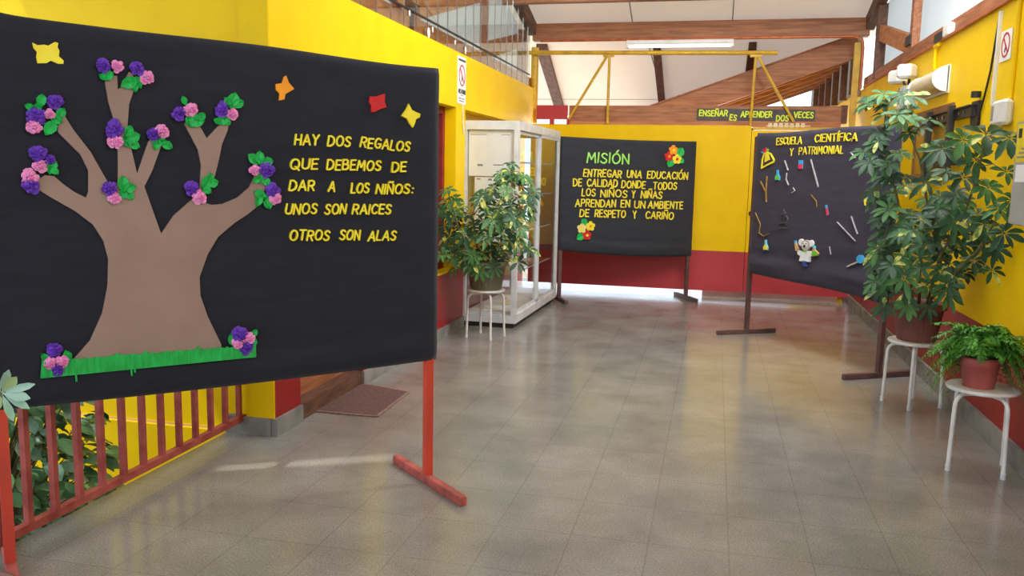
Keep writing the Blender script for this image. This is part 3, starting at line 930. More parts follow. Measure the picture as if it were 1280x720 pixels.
def crepe(B, px, py, rpx, m, name='paper_flower', seed=0, sq=1.0):
    """crumpled crepe paper flower: overlapping ruffled petals"""
    rg = random.Random(seed * 77 + int(px * 13 + py))
    u, z = B.uv(px, py)
    u2, _ = B.uv(px + rpx, py)
    R_ = abs(u2 - u)
    mb = MB()
    for ringk, (rr, n, lift) in enumerate(((1.0, 9, 0.008), (0.72, 7, 0.018), (0.42, 5, 0.028))):
        for k in range(n):
            an = 2 * PI * k / n + rg.uniform(-.3, .3)
            l_ = R_ * rr * rg.uniform(.8, 1.15)
            w_ = l_ * rg.uniform(.45, .62)
            d = Vector((math.cos(an), 0, math.sin(an) * sq)); sd = Vector((-math.sin(an), 0, math.cos(an) * sq))
            c0 = Vector((u, -0.040 - lift * .4, z))
            ys = -0.040 - lift - rg.uniform(0, .008)
            pts = [c0,
                   c0 + d * l_ * .5 + sd * w_ * .8 + Vector((0, -lift * .5 - rg.uniform(0, .006), 0)),
                   Vector((u, ys, z)) + d * l_ * .9 + sd * w_ * .55,
                   Vector((u, ys + rg.uniform(-.006, .004), z)) + d * l_,
                   Vector((u, ys, z)) + d * l_ * .9 - sd * w_ * .55,
                   c0 + d * l_ * .5 - sd * w_ * .8 + Vector((0, -lift * .5 - rg.uniform(0, .006), 0)),
                   c0 + d * l_ * .55 + Vector((0, -lift * .9 - .004, 0))]
            mb.add(pts, [(0, 6, 1), (1, 6, 2), (2, 6, 3), (3, 6, 4), (4, 6, 5), (5, 6, 0)], False)
    mb.ell((u, -0.052, z), (R_ * .4, .02, R_ * .4), 8, 5)
    return mb.build(name, m, B.root)


def pleaf(B, px, py, lpx, ang, m=None, name='paper_leaf', fw=0.42):
    u, z = B.uv(px, py)
    u2, _ = B.uv(px + lpx, py)
    l_ = abs(u2 - u)
    d = Vector((math.cos(ang), 0, math.sin(ang))); sd = Vector((-d.z, 0, d.x))
    c = Vector((u, -0.046, z))
    pts = []
    prof = ((-.5, 0), (-.25, .7), (.05, 1), (.3, .7), (.5, 0.02))
    for t, ww in prof:
        for sgn in (-1, 0, 1):
            pts.append(c + d * (t * l_) + sd * (sgn * ww * l_ * fw) + Vector((0, (-0.006 if sgn else 0.002) - .004 * math.sin(t * 9), 0)))
    fs = []
    for i in range(len(prof) - 1):
        for s_ in range(2):
            fs.append((i * 3 + s_, i * 3 + s_ + 1, i * 3 + s_ + 4, i * 3 + s_ + 3))
    mb = MB(); mb.add(pts, fs)
    return mb.build(name, m or GREENF, B.root)


G, PU, PK = 'g', PURPLE, PINK
FL = [  # px, py, radius for the crepe flowers on the tree
 (128,82,9,PU),(146,84,8,PK),(170,86,8.5,PU),(183,98,8.5,PK),
 (68,127,9.5,PU),(45,145,12,PU),(61,143,7,PK),(42,159,9,PK),
 (47,193,11,PU),(62,200,7,PU),(49,207,9,PK),(37,221,11,PK),(38,232,11,PU),
 (142,162,12,PU),(144,177,9.5,PK),(191,168,8.5,PU),(202,164,8.5,PK),
 (223,142,8.5,PU),(237,138,9.5,PK),(276,137,9,PU),(289,143,6.5,PK),
 (317,212,6.5,PK),(332,213,9,PU),(136,236,10,PU),(142,247.5,8,PK),(239,235,9,PU),(248,246,9,PK),
 (339,239,9,PU),(343,248,7,PK),
 (67,437,10,PU),(62,453,8.5,PK),(77,451,8.5,PK),(72,460,9,PU),(299,417,9.5,PU),(295,429,7,PK),(309,421,7.5,PK),(307,434,8,PU)]
for i, (px, py, r, m) in enumerate(FL):
    crepe(B1, px, py, r * 1.12, m, seed=i)
LV = [(133,95,16,.5),(128,97,10,2.4),(160,104,19,.5),(172,103,14,1.9),(168,110,10,1.6),(165,101,12,.2),
 (51,126,16,1.3),(37,134,12,2.7),(46,134,12,.3),(62,160,20,1.0),(75,142,15,.9),(70,150,14,-.4),(63,207,20,1.4),(67,213,12,-.8),
 (163,172,20,.3),(160,164,14,1.1),(166,181,14,-.4),(158,178,12,-.9),(195,180,14,1.2),(207,181,14,-.5),(201,177,10,.5),
 (243,151,20,.1),(236,152,14,1.9),(250,146,12,.7),(229,126,10,1.9),(290,126,18,1.2),(283,127,10,2.2),(296,130,14,.5),(277,150,16,.5),(271,152,10,2.6),(283,152,9,-1),
 (316,199,15,2.4),(323,197,14,1.5),(332,202,14,.1),(325,222,12,1.4),(319,225,9,.6),(331,226,12,-1),
 (153,230,18,1.6),(160,235,16,.3),(161,244,12,-.9),(152,243,14,.7),(258,228,18,1.0),(264,229,14,.3),(257,237,12,-.6),(262,222,10,1.6),
 (324,243,14,2.6),(322,251,12,1.2),(333,254,13,-1.1),(335,246,12,.3),
 (84,444,14,1.9),(81,452,12,.4),(56,446,12,2.2),(289,424,14,1.7),(316,416,10,.9),(314,428,14,1.4)]
for i, (px, py, l_, an) in enumerate(LV):
    pleaf(B1, px, py, l_ * 1.25, an, fw=.34)
BF = [(((120,160),(140,170),(165,168),(180,172),(205,158),(218,162),(215,178),(222,190),(220,212),(238,228),(237,240),(218,240),(190,228),(175,237),(140,238),(135,215),(138,195),(125,180)), 3, (0,0), LETY, 'yellow paper butterfly at the upper left corner'),
 (((103,96),(112,120),(131,142),(100,160),(97,178),(78,182),(80,158),(67,145),(67,125),(88,122),(95,100)), 2.769, (320,60), ORANGE, 'orange paper butterfly'),
 (((445,158),(443,185),(450,205),(425,213),(410,222),(397,222),(398,200),(390,188),(393,168),(415,168),(430,163)), 2.769, (320,60), REDF, 'red paper butterfly'),
 (((527,193),(538,215),(552,222),(567,228),(565,240),(552,247),(548,262),(541,276),(530,262),(522,245),(502,235),(518,212)), 2.769, (320,60), LETY, 'yellow paper butterfly above the verse')]
for pts, sc, off, m, lab in BF:
    o = MB().prism(pxpoly(B1, pts, sc, off), -0.042, -0.030).build('butterfly', m, B1.root)
    o['label'] = lab
C1 = lambda x, y: B1.uv(320 + x / 2.769, 60 + y / 2.769)
h1 = 0.042
for txt, x0, x1, y0, y1 in (('HAY',132,218,317,319),('DOS',246,328,322,324),('REGALOS',360,533,326,341),('QUE',116,215,402,402),('DEBEMOS',243,433,404,407),('DE',468,520,412,412),
    ('DAR',113,203,475,476),('A',249,275,480,480),('LOS',327,392,484,485),('NIÑOS',414,532,487,488),(':',538,552,490,490),('UNOS',100,212,557,557),('SON',236,312,558,558),('RAICES',332,468,557,558),
    ('OTROS',115,255,648,648),('SON',288,360,648,648),('ALAS',387,485,650,650)):
    word(txt, C1(x0, y0), C1(x1, y1), h1, LETY, B1.root, -0.042, -0.030, 0.09, 0.16)

# ---- mission board
a = on_z(698.5, 371.5, 0.04); bb = on_z(857, 369.5, 0.04)
B2 = Board('charcoal cloth board titled MISIÓN with foam flowers, by the far gate', a.xy, bb.xy)
B2.legs(0.042, BROWNPOST, BROWNPOST, 0.33)
u0, z0 = B2.uv(707, 170.5); u1, z1 = B2.uv(871.5, 176.7); u0b, z0b = B2.uv(701, 313); u1b, z1b = B2.uv(862.5, 320.7)
u0 = min(u0, -0.03); u1 = max(u1, B2.L + 0.035)
def top2(u): return z0 + (z1 - z0) * (u - u0) / (u1 - u0) - 0.012 * math.sin(PI * max(0, min(1, u / 1.7)))
def bot2(u): return z0b + (z1b - z0b) * (u - u0) / (u1 - u0) - 0.03 * math.sin(PI * max(0, min(1, (u - u0) / (u1 - u0))))
B2.cloth(top2, bot2, CLOTHM, u0, u1, 0.004, ((0.10, -0.02, 0.05, 0.0), (0.17, 0.012, 0.03, 0.0), (0.3, 0.004, 0.05, 0.03)), 8)
C2 = lambda x, y: B2.uv(680 + x / 3, 150 + y / 3)
word('MISIÓN', C2(160, 140), C2(320, 146), 0.115, LETG, B2.root, Y0 - .004, Y1, 0.075, 0.04)
for txt, x0, x1, y0, y1 in (('ENTREGAR',147,292,197,203),('UNA',310,368,203,205),('EDUCACIÓN',386,540,206,211),('DE',108,143,234,234),('CALIDAD',160,277,235,239),('DONDE',290,382,241,243),('TODOS',408,499,247,248),
    ('LOS',141,194,271,272),('NIÑOS',211,313,275,277),('Y',328,343,278,278),('NIÑAS',363,444,279,281),('APRENDAN',116,270,310,313),('EN',287,323,314,315),('UN',338,380,316,317),('AMBIENTE',390,522,317,321),
    ('DE',133,170,349,350),('RESPETO',190,307,350,354),('Y',332,347,356,356),('CARIÑO',380,487,357,359)):
    word(txt, C2(x0, y0), C2(x1, y1), 0.084, LETY, B2.root, Y0 - .004, Y1, 0.082, 0.04)


def foam_flower(B, uv, R_, m, mc):
    u, z = uv
    mb = MB()
    for k in range(5):
        an = 2 * PI * k / 5 + .3
        mb.prism([(u + math.cos(an) * R_ * .6 + R_ * .42 * math.cos(t), z + math.sin(an) * R_ * .6 + R_ * .42 * math.sin(t)) for t in [j * 2 * PI / 10 for j in range(10)]], -0.052 - .0005 * k, -0.03)
    o = mb.build('foam_flower', m, B.root)
    mb = MB(); mb.prism([(u + R_ * .28 * math.cos(t), z + R_ * .28 * math.sin(t)) for t in [j * 2 * PI / 10 for j in range(10)]], -0.060, -0.05)
    mb.build('flower_centre', mc, o)


for (x, y, m, mc) in ((484,113,ORANGE,LETY),(467,137,REDF,ORANGE),(497,147,LETY,REDF),(173,398,LETY,ORANGE),(141,406,PALEY,LETY),(160,432,REDF,LETY)):
    foam_flower(B2, C2(x, y), 0.060, m, mc)
for (x, y, l_, an) in ((508,122,13,1.0),(473,160,12,1.1),(513,152,8,-.5),(150,383,10,2.2),(134,438,11,.6)):
    pleaf(B2, 680 + x / 3, 150 + y / 3, l_, an)

# ---- science board
a = on_z(933, 412, 0.04); bb = on_z(1098, 466, 0.04)
B3 = Board('purple-black cloth board titled ESCUELA CIENTÍFICA, beside the right wall', a.xy, bb.xy)
B3.legs(0.038, BROWNPOST, BROWNPOST, 0.33)
u0, z0 = B3.uv(945, 166); u1, z1 = B3.uv(1098, 158); u0b, z0b = B3.uv(935, 341); u1b, z1b = B3.uv(1095, 379)
u1 = B3.L + 0.03
def top3(u): return z0 + (z1 - z0) * (u - u0) / (u1 - u0) - 0.01 * math.sin(PI * 2 * max(0, min(1, u / 1.8)))
def bot3(u):
    t_ = max(0, min(1, (u - u0) / (u1 - u0)))
    return z0b + (z1b - z0b) * t_ + 0.05 * math.sin(PI * t_) * (1 - t_) * 0.6 - 0.012 * math.sin(2 * PI * t_)
B3.cloth(top3, bot3, CLOTHR, u0, u1, 0.004, ((0.10, -0.02, 0.05, 0.02), (0.2, 0.012, 0.04, 0.05)), 12)
C3 = lambda x, y: B3.uv(920 + x / 3.275, 140 + y / 3.275)
for txt, x0, x1, y0, y1 in (('ESCUELA',166,270,120,116),('CIENTÍFICA',323,497,108,101),('Y',221,235,164,164),('PATRIMONIAL',258,440,159,154)):
    word(txt, C3(x0, y0), C3(x1, y1), 0.060, LETY, B3.root, Y0 - .002, Y1, 0.072, 0.03)
def p3(pts): return [C3(*p) for p in pts]
def cut(pts, m, name, y0=-0.040, y1=-0.03, parent=None, B=B3):
    return MB().prism(p3(pts), y0, y1).build(name, m, parent or B.root)
def disc(x, y, rx, ry, n=14): return [(x + rx * math.cos(k * 2 * PI / n), y + ry * math.sin(k * 2 * PI / n)) for k in range(n)]
# yellow hood shaped emblem with coloured tuft
o = MB()
arc = [(105,230),(108,195),(116,172),(128,165),(142,172),(155,195),(154,204),(130,216)]
inner = [(113,218),(115,196),(120,180),(128,174),(138,180),(147,196),(128,208)]
n_ = len(arc)
for i in range(n_):
    pa, pb = C3(*arc[i]), C3(*arc[(i + 1) % n_])
    capsule(o, pa, pb, 0.008, -0.040, -0.03)
o.prism(p3([(118,206),(121,176),(130,165),(138,195)]), -0.0395, -0.03)
em = o.build('emblem', LETY, B3.root)
for pts, m in (([(118,168),(108,153),(114,151),(122,165)], REDF), ([(121,166),(121,146),(126,147),(125,165)], PINKR), ([(124,166),(131,150),(135,154),(128,167)], LIME), ([(114,172),(104,165),(107,161),(117,168)], BLUE)):
    cut(pts, m, 'tuft', parent=em)
def flask(x, y, s_, top, body):
    o = cut([(x-3*s_,y-22*s_),(x+4*s_,y-22*s_),(x+4*s_,y-6*s_),(x+10*s_,y+8*s_),(x+9*s_,y+20*s_),(x-9*s_,y+20*s_),(x-10*s_,y+8*s_),(x-3*s_,y-6*s_)], top, 'flask')
    cut([(x-3*s_,y+0*s_),(x+4*s_,y+0*s_),(x+8.5*s_,y+8*s_),(x+8*s_,y+18*s_),(x-8*s_,y+18*s_),(x-8.5*s_,y+8*s_)], body, 'liquid', -0.0425, -0.039, o)
flask(170, 259, 1.0, BLUE, LIME); flask(122, 545, 1.0, LBLUE, LETY)
o = cut([(257,197),(275,197),(273,233),(258,233)], BLUE, 'beaker'); cut([(257,214),(275,214),(273,233),(258,233)], PINKR, 'liquid', -0.0425, -0.039, o)
o = cut([(366,382),(374,380),(381,420),(374,425)], BLUE, 'test_tube'); cut([(369,394),(377,392),(381,420),(374,425)], PINKR, 'liquid', -0.0425, -0.039, o)
o = cut([(527,350),(556,349),(556,382),(530,384)], LBLUE, 'beaker'); cut([(526,356),(545,354),(545,382),(528,382)], LETY, 'liquid', -0.0425, -0.039, o)
o = cut(disc(510, 602, 16, 18), BLUE, 'magnifier')
def stick(pts, m, r=0.004, name='stick'):
    mb = MB()
    for i in range(len(pts) - 1):
        capsule(mb, C3(*pts[i]), C3(*pts[i + 1]), r, -0.042, -0.03)
    return mb.build(name, m, B3.root)
mb = MB(); capsule(mb, C3(496, 615), C3(458, 632), 0.006, -0.042, -0.03); mb.build('handle', GREYF, o)
stick([(308,196),(337,305)], STICK, .006); stick([(200,200),(213,238)], STICK); stick([(205,275),(215,298)], STICK); stick([(208,250),(206,275)], GREYF, .002)
stick([(235,310),(242,322),(228,332)], GREYF, .002); stick([(473,428),(497,498)], STICK); stick([(415,450),(488,528)], STICK, .003); stick([(308,338),(330,366),(332,388)], TANSTICK, .003)
stick([(384,552),(389,582)], STICK, .003); stick([(470,165),(488,188)], STICK, .003)
stick([(102,285),(123,330),(124,366)], TANSTICK, .006, 'twig'); stick([(127,264),(123,330)], TANSTICK, .006, 'twig'); stick([(80,412),(101,460),(95,495),(112,508),(135,500)], TANSTICK, .003, 'twig')
# grey microscope outline
mb = MB()
for pts in ([(176,475),(210,475)], [(180,455),(205,452)], [(195,400),(203,420),(195,436)], [(206,425),(212,440),(206,462)], [(188,418),(206,414)]):
    for i in range(len(pts) - 1):
        capsule(mb, C3(*pts[i]), C3(*pts[i + 1]), 0.005, -0.040, -0.03)
mb.build('microscope_outline', SLATE, B3.root)
# pale blue small writing (unreadable) as dashes of paper
mb = MB()
for k, (x, y) in enumerate(((533,184),(545,185),(556,184),(566,185),(576,183),(553,205),(563,209),(570,214))):
    mb.prism(p3([(x - 3.2, y - 5), (x + 3.4, y - 4), (x + 2.8, y + 5), (x - 2.6, y + 4)]), -0.0395, -0.03)
mb.build('blue_paper_marks', BLUE, B3.root)
# koala in a lab coat
k4 = lambda x, y: ((990 + x / 10.28 - 920) * 3.275, (280 + y / 10.28 - 140) * 3.275)
def kcut(pts, m, name, par=None, y0=-0.046): return cut([k4(*p) for p in pts], m, name, y0, -0.03, par)
coat = kcut([(150,345),(240,345),(262,370),(262,415),(240,418),(240,487),(102,475),(118,410),(85,390),(78,360),(95,335),(118,350)], WHITEF, 'lab_coat')
coat['label'] = 'white lab coat of the paper koala'
kcut([(142,470),(198,476),(192,520),(212,540),(190,548),(160,545),(146,525)], NAVYF, 'trousers')
for ex, ey in ((128, 235), (258, 250)):
    kcut(disc(ex, ey, 30, 45), WHITEF, 'ear', None, -0.048)
kcut(disc(190, 272, 56, 70), GREYF, 'koala_head', None, -0.050)
kcut(disc(185, 262, 36, 40), WHITEF, 'face', None, -0.052)
kcut(disc(180, 285, 13, 17), BLACKF, 'nose', None, -0.055)
kcut(disc(166, 250, 6, 8), BLACKF, 'eye', None, -0.055); kcut(disc(204, 252, 6, 8), BLACKF, 'eye', None, -0.055)
kcut([(150,340),(172,350),(200,340),(200,362),(174,354),(152,364)], LIME, 'bow_tie', None, -0.05)
o = kcut([(48,240),(62,235),(92,320),(85,345),(60,345)], SKINF, 'test_tube', None, -0.05); kcut([(42,215),(60,212),(64,240),(48,244)], BLUE, 'stopper', o, -0.05)
o = kcut([(288,295),(302,295),(306,330),(350,375),(340,405),(275,415),(262,400),(276,335)], SKINF, 'flask', None, -0.048); kcut([(275,350),(325,350),(348,378),(338,402),(278,410)], LIME, 'liquid', o, -0.05); kcut([(285,280),(305,280),(305,312),(287,312)], LBLUE, 'stopper', o, -0.051)

# ---- slate strip with the motto
YS = YG + 0.17
s = thing('motto_strip', 'slate strip with lime motto fixed on the brown lintel beam', 'sign', (-0.27, YS, 2.24))
def sl_(x, y):
    p = on_y(860 + x / 6.4, 120 + y / 6.4, YS)
    return (p.x + 0.27, p.z - 2.24)
MB().prism([sl_(72, 100), sl_(1020, 112), sl_(1015, 207), sl_(72, 196)], -0.012, 0.0).build('backing_strip', SLATE, s)
for txt, x0, x1, y in (('ENSEÑAR',88,320,137),('ES',332,392,172),('APRENDER',420,675,147),('DOS',703,808,179),('VECES',845,1005,151)):
    word(txt, sl_(x0, y - 1), sl_(x1, y + 2), 0.068, LETL, s, -0.018, -0.010, 0.10, 0.03)

# ------------------------------------------------------------------ railing
t = thing('railing', 'low rust-red metal railing beside the courtyard on the left', 'railing', (-2.62, 3.3, 0))
MB().box((0, 0, 0.095), (0.035, 2.12 + 0.0, 0.035)).build('bottom_rail', RAILRED, t)
MB().box((0, 0, 0.94), (0.04, 2.12, 0.04)).build('top_rail', RAILRED, t)
for k in range(15):
    yy = -0.985 + k * 0.1425
    MB().box((0, yy, 0.515), (0.026, 0.026, 0.81)).build('baluster', RAILRED, t)
for yy in (-1.04,):
    MB().box((0, yy, 0.45), (0.042, 0.042, 0.9)).build('post', RAILRED, t)

# ------------------------------------------------------------------ doormat
m4 = [on_z(*p) for p in ((385, 514), (471, 521.5), (510.5, 491), (439, 478))]
ctr = sum(m4, Vector()) / 4
mo = thing('doormat', 'brown doormat lying in front of the left doorway', 'doormat', ctr)
loc = [p - ctr for p in m4]
q = MB(); q.add([(p.x * .97, p.y * .97, .001) for p in loc] + [(p.x * .97, p.y * .97, .011) for p in loc], [(3, 2, 1, 0), (4, 5, 6, 7), (0, 1, 5, 4), (1, 2, 6, 5), (2, 3, 7, 6), (3, 0, 4, 7)]); q.build('mat_pile', MAT_B, mo)
q = MB()
for i in range(4):
    q.bar(loc[i] + Vector((0, 0, .005)), loc[(i + 1) % 4] + Vector((0, 0, .005)), 0.025, 0.009)
q.build('mat_border', MAT_E, mo)


# ------------------------------------------------------------------ stools
def make_stool(loc, rz, label, zt=0.455, R_=0.178, flare=0.95, m=None):
    m = m or WHITEM
    t = thing('stool', label, 'stool', loc, rz, 'white round plant stools')
    MB().lathe([(R_ - .02, zt - 0.022), (R_, zt - 0.018), (R_ + .004, zt - 0.008), (R_, zt), (R_ - .02, zt + .002), (0.0, zt + .001)], n=36).build('seat', m, t)
    for k in range(4):
        an = PI / 4 + k * PI / 2
        d = Vector((math.cos(an), math.sin(an), 0))
        pts = [d * (R_ * .25) + Vector((0, 0, zt - .035)), d * (R_ * .64) + Vector((0, 0, zt - .036))]
        for j in range(1, 6):
            a_ = j * PI / 2 / 5
            pts.append(d * (R_ * .64 + .06 * math.sin(a_)) + Vector((0, 0, zt - .036 - .06 * (1 - math.cos(a_)))))
        foot = d * (R_ * flare + .015) + Vector((0, 0, 0.012))
        pts.append(foot)
        lg = MB().tube(pts, 0.0115, 10); lo = lg.build('leg', m, t)
        MB().tube([foot + Vector((0, 0, .02)), foot - Vector((0, 0, .012))], 0.014, 10).build('foot_cap', ALU, lo)
    return t


ST1 = Vector((-2.04, 7.64, 0)); ST2 = Vector((1.40, 6.27, 0)); ST3 = Vector((1.458, 4.95, 0))
make_stool(ST1, math.radians(-15), 'white round stool under the variegated plant beside the showcase')
make_stool(ST2, math.radians(30), 'white round stool under the tall umbrella plant by the right wall')
make_stool(ST3, math.radians(-16), 'white round stool under the fern, nearest the camera')


# ------------------------------------------------------------------ plants
def leaflet(mb, base, d, up, l_, w_, droop, mi, rg, ns=5):
    """one pointed oval leaflet bending under its weight"""
    d = d.normalized()
    sd = d.cross(up)
    if sd.length < 1e-3:
        sd = d.cross(Vector((1, 0, 0)))
    sd.normalize()
    nn = sd.cross(d)
    prof = [(0, .06), (.12, .10), (.32, .62), (.60, 1.0), (.84, .80), (1, .10)]
    pts = []
    for t, ww in prof:
        c = base + d * (l_ * t) - Vector((0, 0, 1)) * (droop * l_ * t * t)
        for s_ in (-1, 0, 1):
            pts.append(c + sd * (s_ * ww * w_ / 2) + nn * (abs(s_) * ww * w_ * .16))
    fs = []
    for i in range(len(prof) - 1):
        for s_ in range(2):
            fs.append((i * 3 + s_, i * 3 + s_ + 1, i * 3 + s_ + 4, i * 3 + s_ + 3))
    mb.add(pts, fs, True, mi)


def palmate(mb, p, ax, l_, rg, n=8, var=0.15, mats=(0, 1, 2, 3), wr=.36):
    ax = ax.normalized()
    ref = Vector((0, 0, 1)) if abs(ax.z) < .9 else Vector((1, 0, 0))
    a_ = ax.cross(ref).normalized(); b_ = ax.cross(a_)
    ph = rg.uniform(0, 6)
    base_mi = mats[0] if rg.random() < .5 else mats[1]
    if rg.random() < .25: base_mi = mats[3]
    for k in range(n):
        an = ph + 2 * PI * k / n + rg.uniform(-.12, .12)
        d = (a_ * math.cos(an) + b_ * math.sin(an)) + ax * rg.uniform(.05, .35)
        mi = mats[2] if rg.random() < var else base_mi
        ll = l_ * rg.uniform(.78, 1.1)
        leaflet(mb, p, d, ax, ll, ll * wr * rg.uniform(.85, 1.15), rg.uniform(.15, .55), mi, rg)


def inpoly(x, y, poly):
    c = False
    n = len(poly)
    for i in range(n):
        x1, y1 = poly[i]; x2, y2 = poly[(i + 1) % n]
        if (y1 > y) != (y2 > y) and x < (x2 - x1) * (y - y1) / (y2 - y1) + x1:
            c = not c
    return c


def scatter(poly, n, rg, mind):
    xs = [p[0] for p in poly]; ys = [p[1] for p in poly]
    out = []
    for _ in range(6000):
        if len(out) >= n: break
        x, y = rg.uniform(min(xs), max(xs)), rg.uniform(min(ys), max(ys))
        if inpoly(x, y, poly) and all((x - a_) ** 2 + (y - b_) ** 2 > mind * mind for a_, b_ in out):
            out.append((x, y))
    return out


LM = [LEAF, LEAF2, LEAFV, LEAFD]


def pot_profile(r0, r1, h_, lip):
    return [(r0 * .9, 0), (r0, .006), (r1 * .96, h_ - lip), (r1 + .006, h_ - lip), (r1 + .012, h_ - lip + .006), (r1 + .014, h_ - .006), (r1 + .008, h_), (r1 - .008, h_), (r1 - .014, h_ - .03)]


def make_umbrella(label, loc, zs, pot_m, pr, clusters, stems, rg, leafl, var, wr=.36, nl=(7, 9), tilt=.5, ribn=28):
    """clusters: world points; stems: world polylines"""
    t = thing('umbrella_plant', label, 'potted plant', (loc.x, loc.y, zs))
    o3 = Vector((loc.x, loc.y, zs))
    q = MB(); q.lathe(pot_profile(*pr), n=112, rib=0.035, ribn=ribn); q.build('pot', pot_m, t)
    MB().lathe([(pr[1] - .014, pr[2] - .035), (0.0, pr[2] - .028)], n=28).build('soil', SOIL, t)
    q = MB()
    for st in stems:
        q.tube([p - o3 for p in st], 0.011, 8, taper=0.005)
    nodes = [p for st in stems for p in st[1:]]
    dense = []
    for st in stems:
        for i in range(len(st) - 1):
            for k in range(8):
                dense.append(st[i].lerp(st[i + 1], k / 8))
        dense.append(st[-1])
    fm = MB()
    for c, ax, l_ in clusters:
        nd = min(dense, key=lambda p: (p - c).length + (0.25 if p.z > c.z + .05 else 0))
        mid = (nd + c) / 2 + Vector((0, 0, .03))
        q.tube([nd - o3, mid - o3, c - o3], 0.0032, 5)
        palmate(fm, c - o3, ax, l_, rg, rg.randint(*nl), var, wr=wr)
    for mb_ in (q, fm):
        for p in mb_.v:
            p.x = min(p.x, XR - .006 - loc.x)
    q.build('stems', STEM, t)
    fm.build('foliage', LM, t)
    return t


CAMP = Vector((0, 0, CAM_Z))
def clus(px, py, Y, rg, l_, base, xmax=None, xmin=None):
    p = on_y(px, py, Y)
    while xmax is not None and p.x > xmax - l_ * .55 and Y > 3.5:
        Y -= .05; p = on_y(px, py, Y)
    while xmin is not None and p.x < xmin + l_ * .55 and Y > 3.5:
        Y -= .05; p = on_y(px, py, Y)
    out = (p - base); out.z *= .5
    ax = out.normalized() * .55 + Vector((rg.uniform(-.35, .35), rg.uniform(-.5, .1), rg.uniform(.15, .9))) + (CAMP - p).normalized() * .35
    return (p, ax, l_)


# left variegated plant
rg = random.Random(21)
zs = 0.457
base = Vector((ST1.x, ST1.y, .75))
polyA = [(556,252),(575,246),(585,266),(597,262),(602,240),(614,228),(628,214),(655,214),(664,238),(660,268),(654,296),(655,316),(640,324),(585,328),(566,320),(553,306)]
cl = []
for (x, y) in scatter(polyA, 74, rg, 8.5):
    cl.append(clus(x, y, 7.62 + rg.uniform(-.32, .22), rg, rg.uniform(.085, .125), base, xmin=XL))
for (x, y, Y) in ((560,238,7.35),(552,262,7.3),(550,290,7.3),(553,318,7.4),(571,334,7.4),(600,338,7.38),(618,335,7.4),(648,328,7.5),(662,312,7.55),(640,206,7.6),(655,222,7.6),(628,222,7.6),(606,240,7.6),(668,240,7.6),(590,330,7.4)):
    cl.append(clus(x, y, Y, rg, .10, base, xmin=XL))
P = lambda px, py, Y: on_y(px, py, Y)
stems = [[Vector((ST1.x, ST1.y, zs + .22)), P(615, 300, 7.62), P(625, 262, 7.6), P(640, 215, 7.6)],
         [Vector((ST1.x - .04, ST1.y - .03, zs + .22)), P(595, 300, 7.5), P(590, 270, 7.5)],
         [Vector((ST1.x - .06, ST1.y - .06, zs + .22)), P(575, 290, 7.4), P(560, 240, 7.35)],
         [Vector((ST1.x + .05, ST1.y - .02, zs + .22)), P(635, 305, 7.55), P(648, 270, 7.55)]]
make_umbrella('bushy variegated umbrella plant in an olive-grey ribbed pot beside the showcase', ST1, zs, POTG, (.145, .185, .265, .045), cl, stems, rg, None, .2)

# tall plant by the right wall
rg = random.Random(8)
base = Vector((ST2.x, ST2.y, .9))
cl = []
R1 = [(1084,118),(1128,114),(1150,135),(1160,160),(1120,180),(1135,215),(1140,260),(1140,300),(1128,340),(1115,372),(1096,368),(1092,335),(1100,300),(1098,262),(1090,232),(1080,196),(1094,172),(1104,150),(1086,132)]
for (x, y) in scatter(R1, 40, rg, 11):
    cl.append(clus(x, y, 6.15 + rg.uniform(-.2, .25), rg, rg.uniform(.085, .12), base, xmax=XR))
R2 = [(1118,280),(1150,245),(1185,238),(1215,250),(1242,265),(1240,300),(1222,325),(1208,360),(1180,372),(1125,372),(1112,330)]
for (x, y) in scatter(R2, 40, rg, 13):
    cl.append(clus(x, y, 6.0 + rg.uniform(-.35, .15), rg, rg.uniform(.085, .12), base, xmax=XR))
for (x, y, Y, l_) in ((1085,128,6.3,.12),(1140,120,6.2,.14),(1160,150,6.1,.14),(1112,128,6.2,.13),(1080,190,6.2,.13),(1098,205,6.2,.13),(1092,240,6.2,.13),(1165,190,5.9,.14),(1158,228,6.0,.13),
    (1178,186,5.6,.17),(1205,175,5.5,.17),(1232,168,5.3,.18),(1262,172,5.2,.14),(1220,200,5.5,.13),(1205,222,5.6,.13),(1235,235,5.5,.12),(1258,215,5.3,.11),(1264,250,5.3,.11),(1255,292,5.4,.13),(1245,312,5.5,.11),(1240,338,5.6,.10),(1195,250,5.7,.13),(1175,260,5.8,.14),
    (1105,385,6.1,.10),(1095,352,6.1,.12),(1098,310,6.1,.13),(1160,385,6.0,.10),(1135,382,5.98,.11),(1185,368,6.0,.12),(1250,262,5.4,.12),(1230,280,5.5,.13),(1183,215,5.7,.12)):
    cl.append(clus(x, y, Y, rg, l_ * .82, base, xmax=XR - .03))
s0 = Vector((ST2.x, ST2.y, zs + .24))
stems = [[s0 + Vector((-.04, 0, 0)), P(1138, 330, 6.2), P(1122, 250, 6.2), P(1104, 180, 6.2), P(1108, 128, 6.2)],
         [s0, P(1150, 330, 6.1), P(1162, 270, 6.0), P(1150, 200, 6.05), P(1130, 150, 6.1)],
         [s0 + Vector((.04, -.03, 0)), P(1175, 320, 5.9), P(1205, 270, 5.7), P(1222, 220, 5.5), P(1232, 172, 5.35)],
         [s0 + Vector((.02, -.05, 0)), P(1190, 345, 5.85), P(1225, 310, 5.6), P(1252, 262, 5.35)],
         [s0 + Vector((-.05, -.04, 0)), P(1120, 350, 6.0), P(1104, 320, 6.05)]]
make_umbrella('tall leggy umbrella plant in a brown ribbed pot by the right wall', ST2, zs, POTB, (.125, .165, .27, .05), cl, stems, rg, None, .05, tilt=.4)

